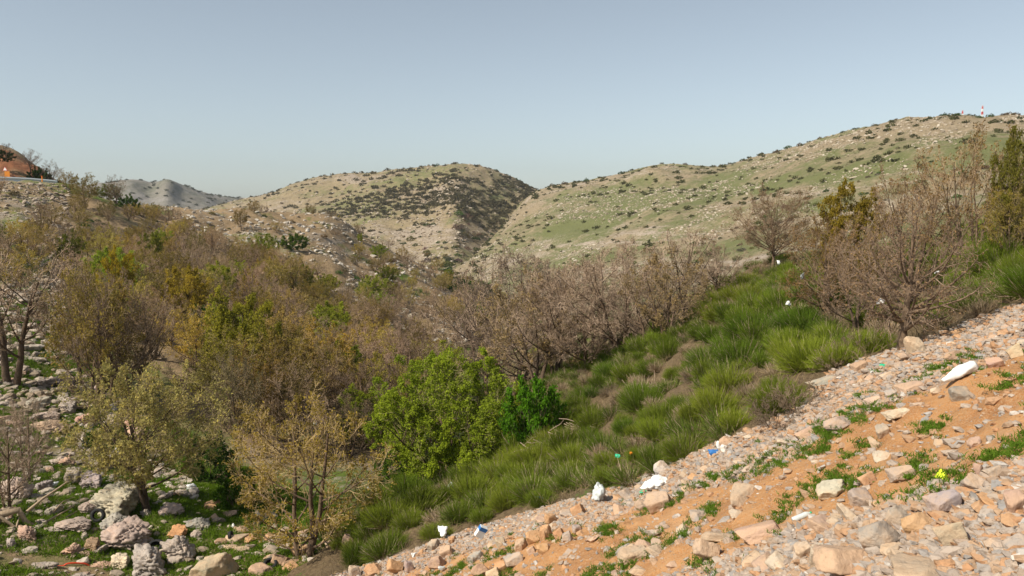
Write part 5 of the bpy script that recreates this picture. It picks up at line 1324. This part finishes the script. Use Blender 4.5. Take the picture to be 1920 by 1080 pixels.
tyre(292, 1030, 26, (.4, .1, 0), 'dark tyre half hidden between jagged and pitted boulders', dz=.1)
# red hose
dh = hit(120, 1075, ('left',))[1] * .95
hp = [(66, 1092), (72, 1075), (86, 1065), (102, 1062), (118, 1061), (126, 1057), (140, 1055.5), (158, 1056.5), (170, 1064), (172, 1075), (169, 1092)]
P = pchip(np.arange(len(hp)), np.array(hp, float), np.linspace(0, len(hp) - 1, 60)); P = world(P[:, 0], P[:, 1], np.full(60, dh))
v, f = tubes(P[None], np.full((1, 60), .028), 8); h_ = link('red_hose', mesh_np('red_hose', v, [f], [M_HOSE], smooth=True)); tag(h_, 'red hose arching over the grass at the bottom left', 'hose')
P = world(np.array([97, 100, 104, 109.0]), np.array([1064, 1070, 1076, 1090.0]), np.full(4, dh)); v, f = tubes(P[None], np.full((1, 4), .022), 8); o = link('hose_branch', mesh_np('hose_branch', v, [f], [M_HOSE], smooth=True), h_)

# ------------------------------------------------------------------ labels of the scattered things: what each stands nearest to
LM = [(22, 690, 'the bare tree at the left edge'), (200, 700, 'the tall pale trunks on the left bank'), (256, 740, 'the black-trunked tree'), (284, 930, 'the forked olive tree'), (568, 1000, 'the golden budding tree'), (541, 640, 'the dark upright bare tree'), (850, 800, 'the bright green tree'), (998, 790, 'the narrow green bush'), (962, 700, 'the leaning pale trunk'), (1168, 640, 'the pale-stemmed crest tree'), (1447, 480, 'the round dark tree'), (1590, 430, 'the golden-leaved right tree'), (1692, 630, 'the stout rusty tree'), (1815, 460, 'the tallest bare tree'), (612, 700, 'the ochre tree in the hollow'), (455, 660, 'the yellow-green leafing tree'), (224, 540, 'the small golden tree'), (348, 580, 'the broad golden tree'), (380, 620, 'the deep green bush'), (730, 545, 'the yellow-green spur bush'), (862, 540, 'the vivid green spur-tip bush'), (553, 455, 'the green clump high on the spur'), (160, 370, 'the olive skyline tree'), (217, 365, 'the small dark skyline tree'), (287, 398, 'the squat crest tree'), (452, 415, 'the lone ochre spur tree'), (95, 330, 'the end of the guard rail'), (208, 946, 'the largest grey boulder'), (272, 1050, 'the jagged furrowed boulder'), (388, 1068, 'the flat-faced beige boulder'), (335, 1032, 'the rounded pitted boulder'), (95, 802, 'the long pinkish ledge'), (190, 860, 'the layered outcrop'), (30, 915, 'the left-edge rock mass'), (1718, 643, 'the rounded beige boulder'), (1797, 703, 'the long white sack'), (1766, 893, 'the yellow-green rag'), (1655, 1000, 'the big grey boulder'), (1729, 980, 'the orange-brown block'), (1600, 1052, 'the broad flat-topped boulder'), (1428, 1000, 'the long pinkish slab'), (1560, 918, 'the tilted cream slab'), (1577, 792, 'the grey slab in the rubble'), (1686, 776, 'the flat cream rock'), (1240, 938, 'the square orange-faced block'), (1225, 905, 'the heap of white bags'), (1122, 926, 'the silvery grey bag'), (1243, 874, 'the whitish boulder'), (1350, 840, 'the white foam pieces'), (1083, 956, 'the smooth orange boulder'), (1000, 1006, 'the large orange boulder'), (830, 1010, 'the small rock pile with paper'), (902, 1015, 'the blue and white carton'), (745, 1062, 'the bottom orange boulder'), (655, 1012, 'the leaning pink slab'), (1335, 1030, 'the bottom beige boulder'), (1503, 970, 'the flattened bottle'), (1105, 805, 'the pale cut branches'), (1545, 716, 'the long flat grey slab'), (1478, 569, 'the bag at the tangled tree'), (1905, 659, 'the beige edge block'), (1908, 940, 'the pink edge boulder'), (1245, 720, 'the bare sticks in the broom'),
 (1841, 222, 'the tall mast'), (860, 335, 'the central crag'), (810, 312, 'the top of the central hill'), (1010, 356, 'the saddle between the hills'), (1250, 304, 'the first hump of the right ridge'), (1560, 257, 'the rising right ridge'), (620, 338, 'the low left skyline of the central hill'), (830, 495, 'the foot of the gully'), (930, 430, 'the upper gully')]
bpy.context.view_layer.update()
ups = {}
for o in COL.objects:
    if o.parent is None and o.get('group') and o.get('label') and not o.get('kind') and (' in the ' in o['label'] or ' on the ' in o['label'] or ' low on ' in o['label'] or ' along ' in o['label'] or ' near the ' in o['label'] or ' at the ' in o['label'] or ' above the ' in o['label'] or ' half sunk' in o['label'] or ' high up' in o['label']) and ('mast' not in o['category'] and 'tyre' not in o['category']):
        px, py = map(float, project(np.array(o.location)))
        d2, lx, ly, ln = min(((px - a) ** 2 + (py - b) ** 2, a, b, c) for a, b, c in LM)
        lab = o['label']; cut = min(lab.find(w) for w in (' in the ', ' on the ', ' low on ', ' along ', ' near the ', ' at the ', ' above the ', ' half sunk', ' high up') if w in lab)
        dx, dy = px - lx, py - ly; far = 'just ' if d2 < 45 ** 2 else ('well ' if d2 > 130 ** 2 else '')
        w_ = 'right of ' if dx > abs(dy) else ('left of ' if -dx > abs(dy) else ('below ' if dy > 0 else 'above '))
        ups.setdefault((('low ' if o.dimensions.z < .62 else ('tall ' if o.dimensions.z > 1.0 else '')) if 'broom' in lab else '') + lab[:cut] + ' ' + far + w_ + ln, []).append((px, o))
ORD = ['leftmost', 'second from left', 'third from left', 'fourth from left', 'fifth from left', 'sixth from left', 'seventh from left', 'eighth from left']
for lab, lst in ups.items():
    lst.sort(key=lambda t: t[0]); n = len(lst); g0 = lst[0][1]['group']
    for i, (px, o) in enumerate(lst):
        o['group'] = g0
        if n == 1: o['label'] = lab
        elif i == n - 1 and n <= 16: o['label'] = 'rightmost ' + lab
        elif n <= 16 and i < 8: o['label'] = lab + ', ' + ORD[i]
        elif n <= 16: o['label'] = lab + ', ' + ORD[n - 1 - i].replace('left', 'right')
        else: o['label'] = lab
        ws = o['label'].split()
        if len(ws) > 16: o['label'] = ' '.join(w for w in ws if w not in ('the', 'well', 'just'))

# ------------------------------------------------------------------ haze
hm = NT('haze'); pv = hm.n('VolumePrincipled', {'Color': (0.78, 0.83, 0.9, 1), 'Density': 0.00010, 'Anisotropy': 0.2}); hm.t.links.new(pv.outputs[0], hm.out.inputs['Volume'])
v, f = box_v((0, 1150, 45), (6400, 3800, 300))
v[:, 2] = np.where(v[:, 2] < 45, -65, max(220, float(LR.P[..., 2].max()) + 40))
hz = link('haze', mesh_np('haze', v, [f], [hm.m])); tag(hz, kind='stuff'); hz['label'] = 'thin pale haze over the valley and hills'; hz['category'] = 'haze'
import sys; print('objects', len(bpy.data.objects), 'brooms', nB, nD, 'wood', len(kept), 'maxz', LR.P[..., 2].max(), LF.P[..., 2].max())
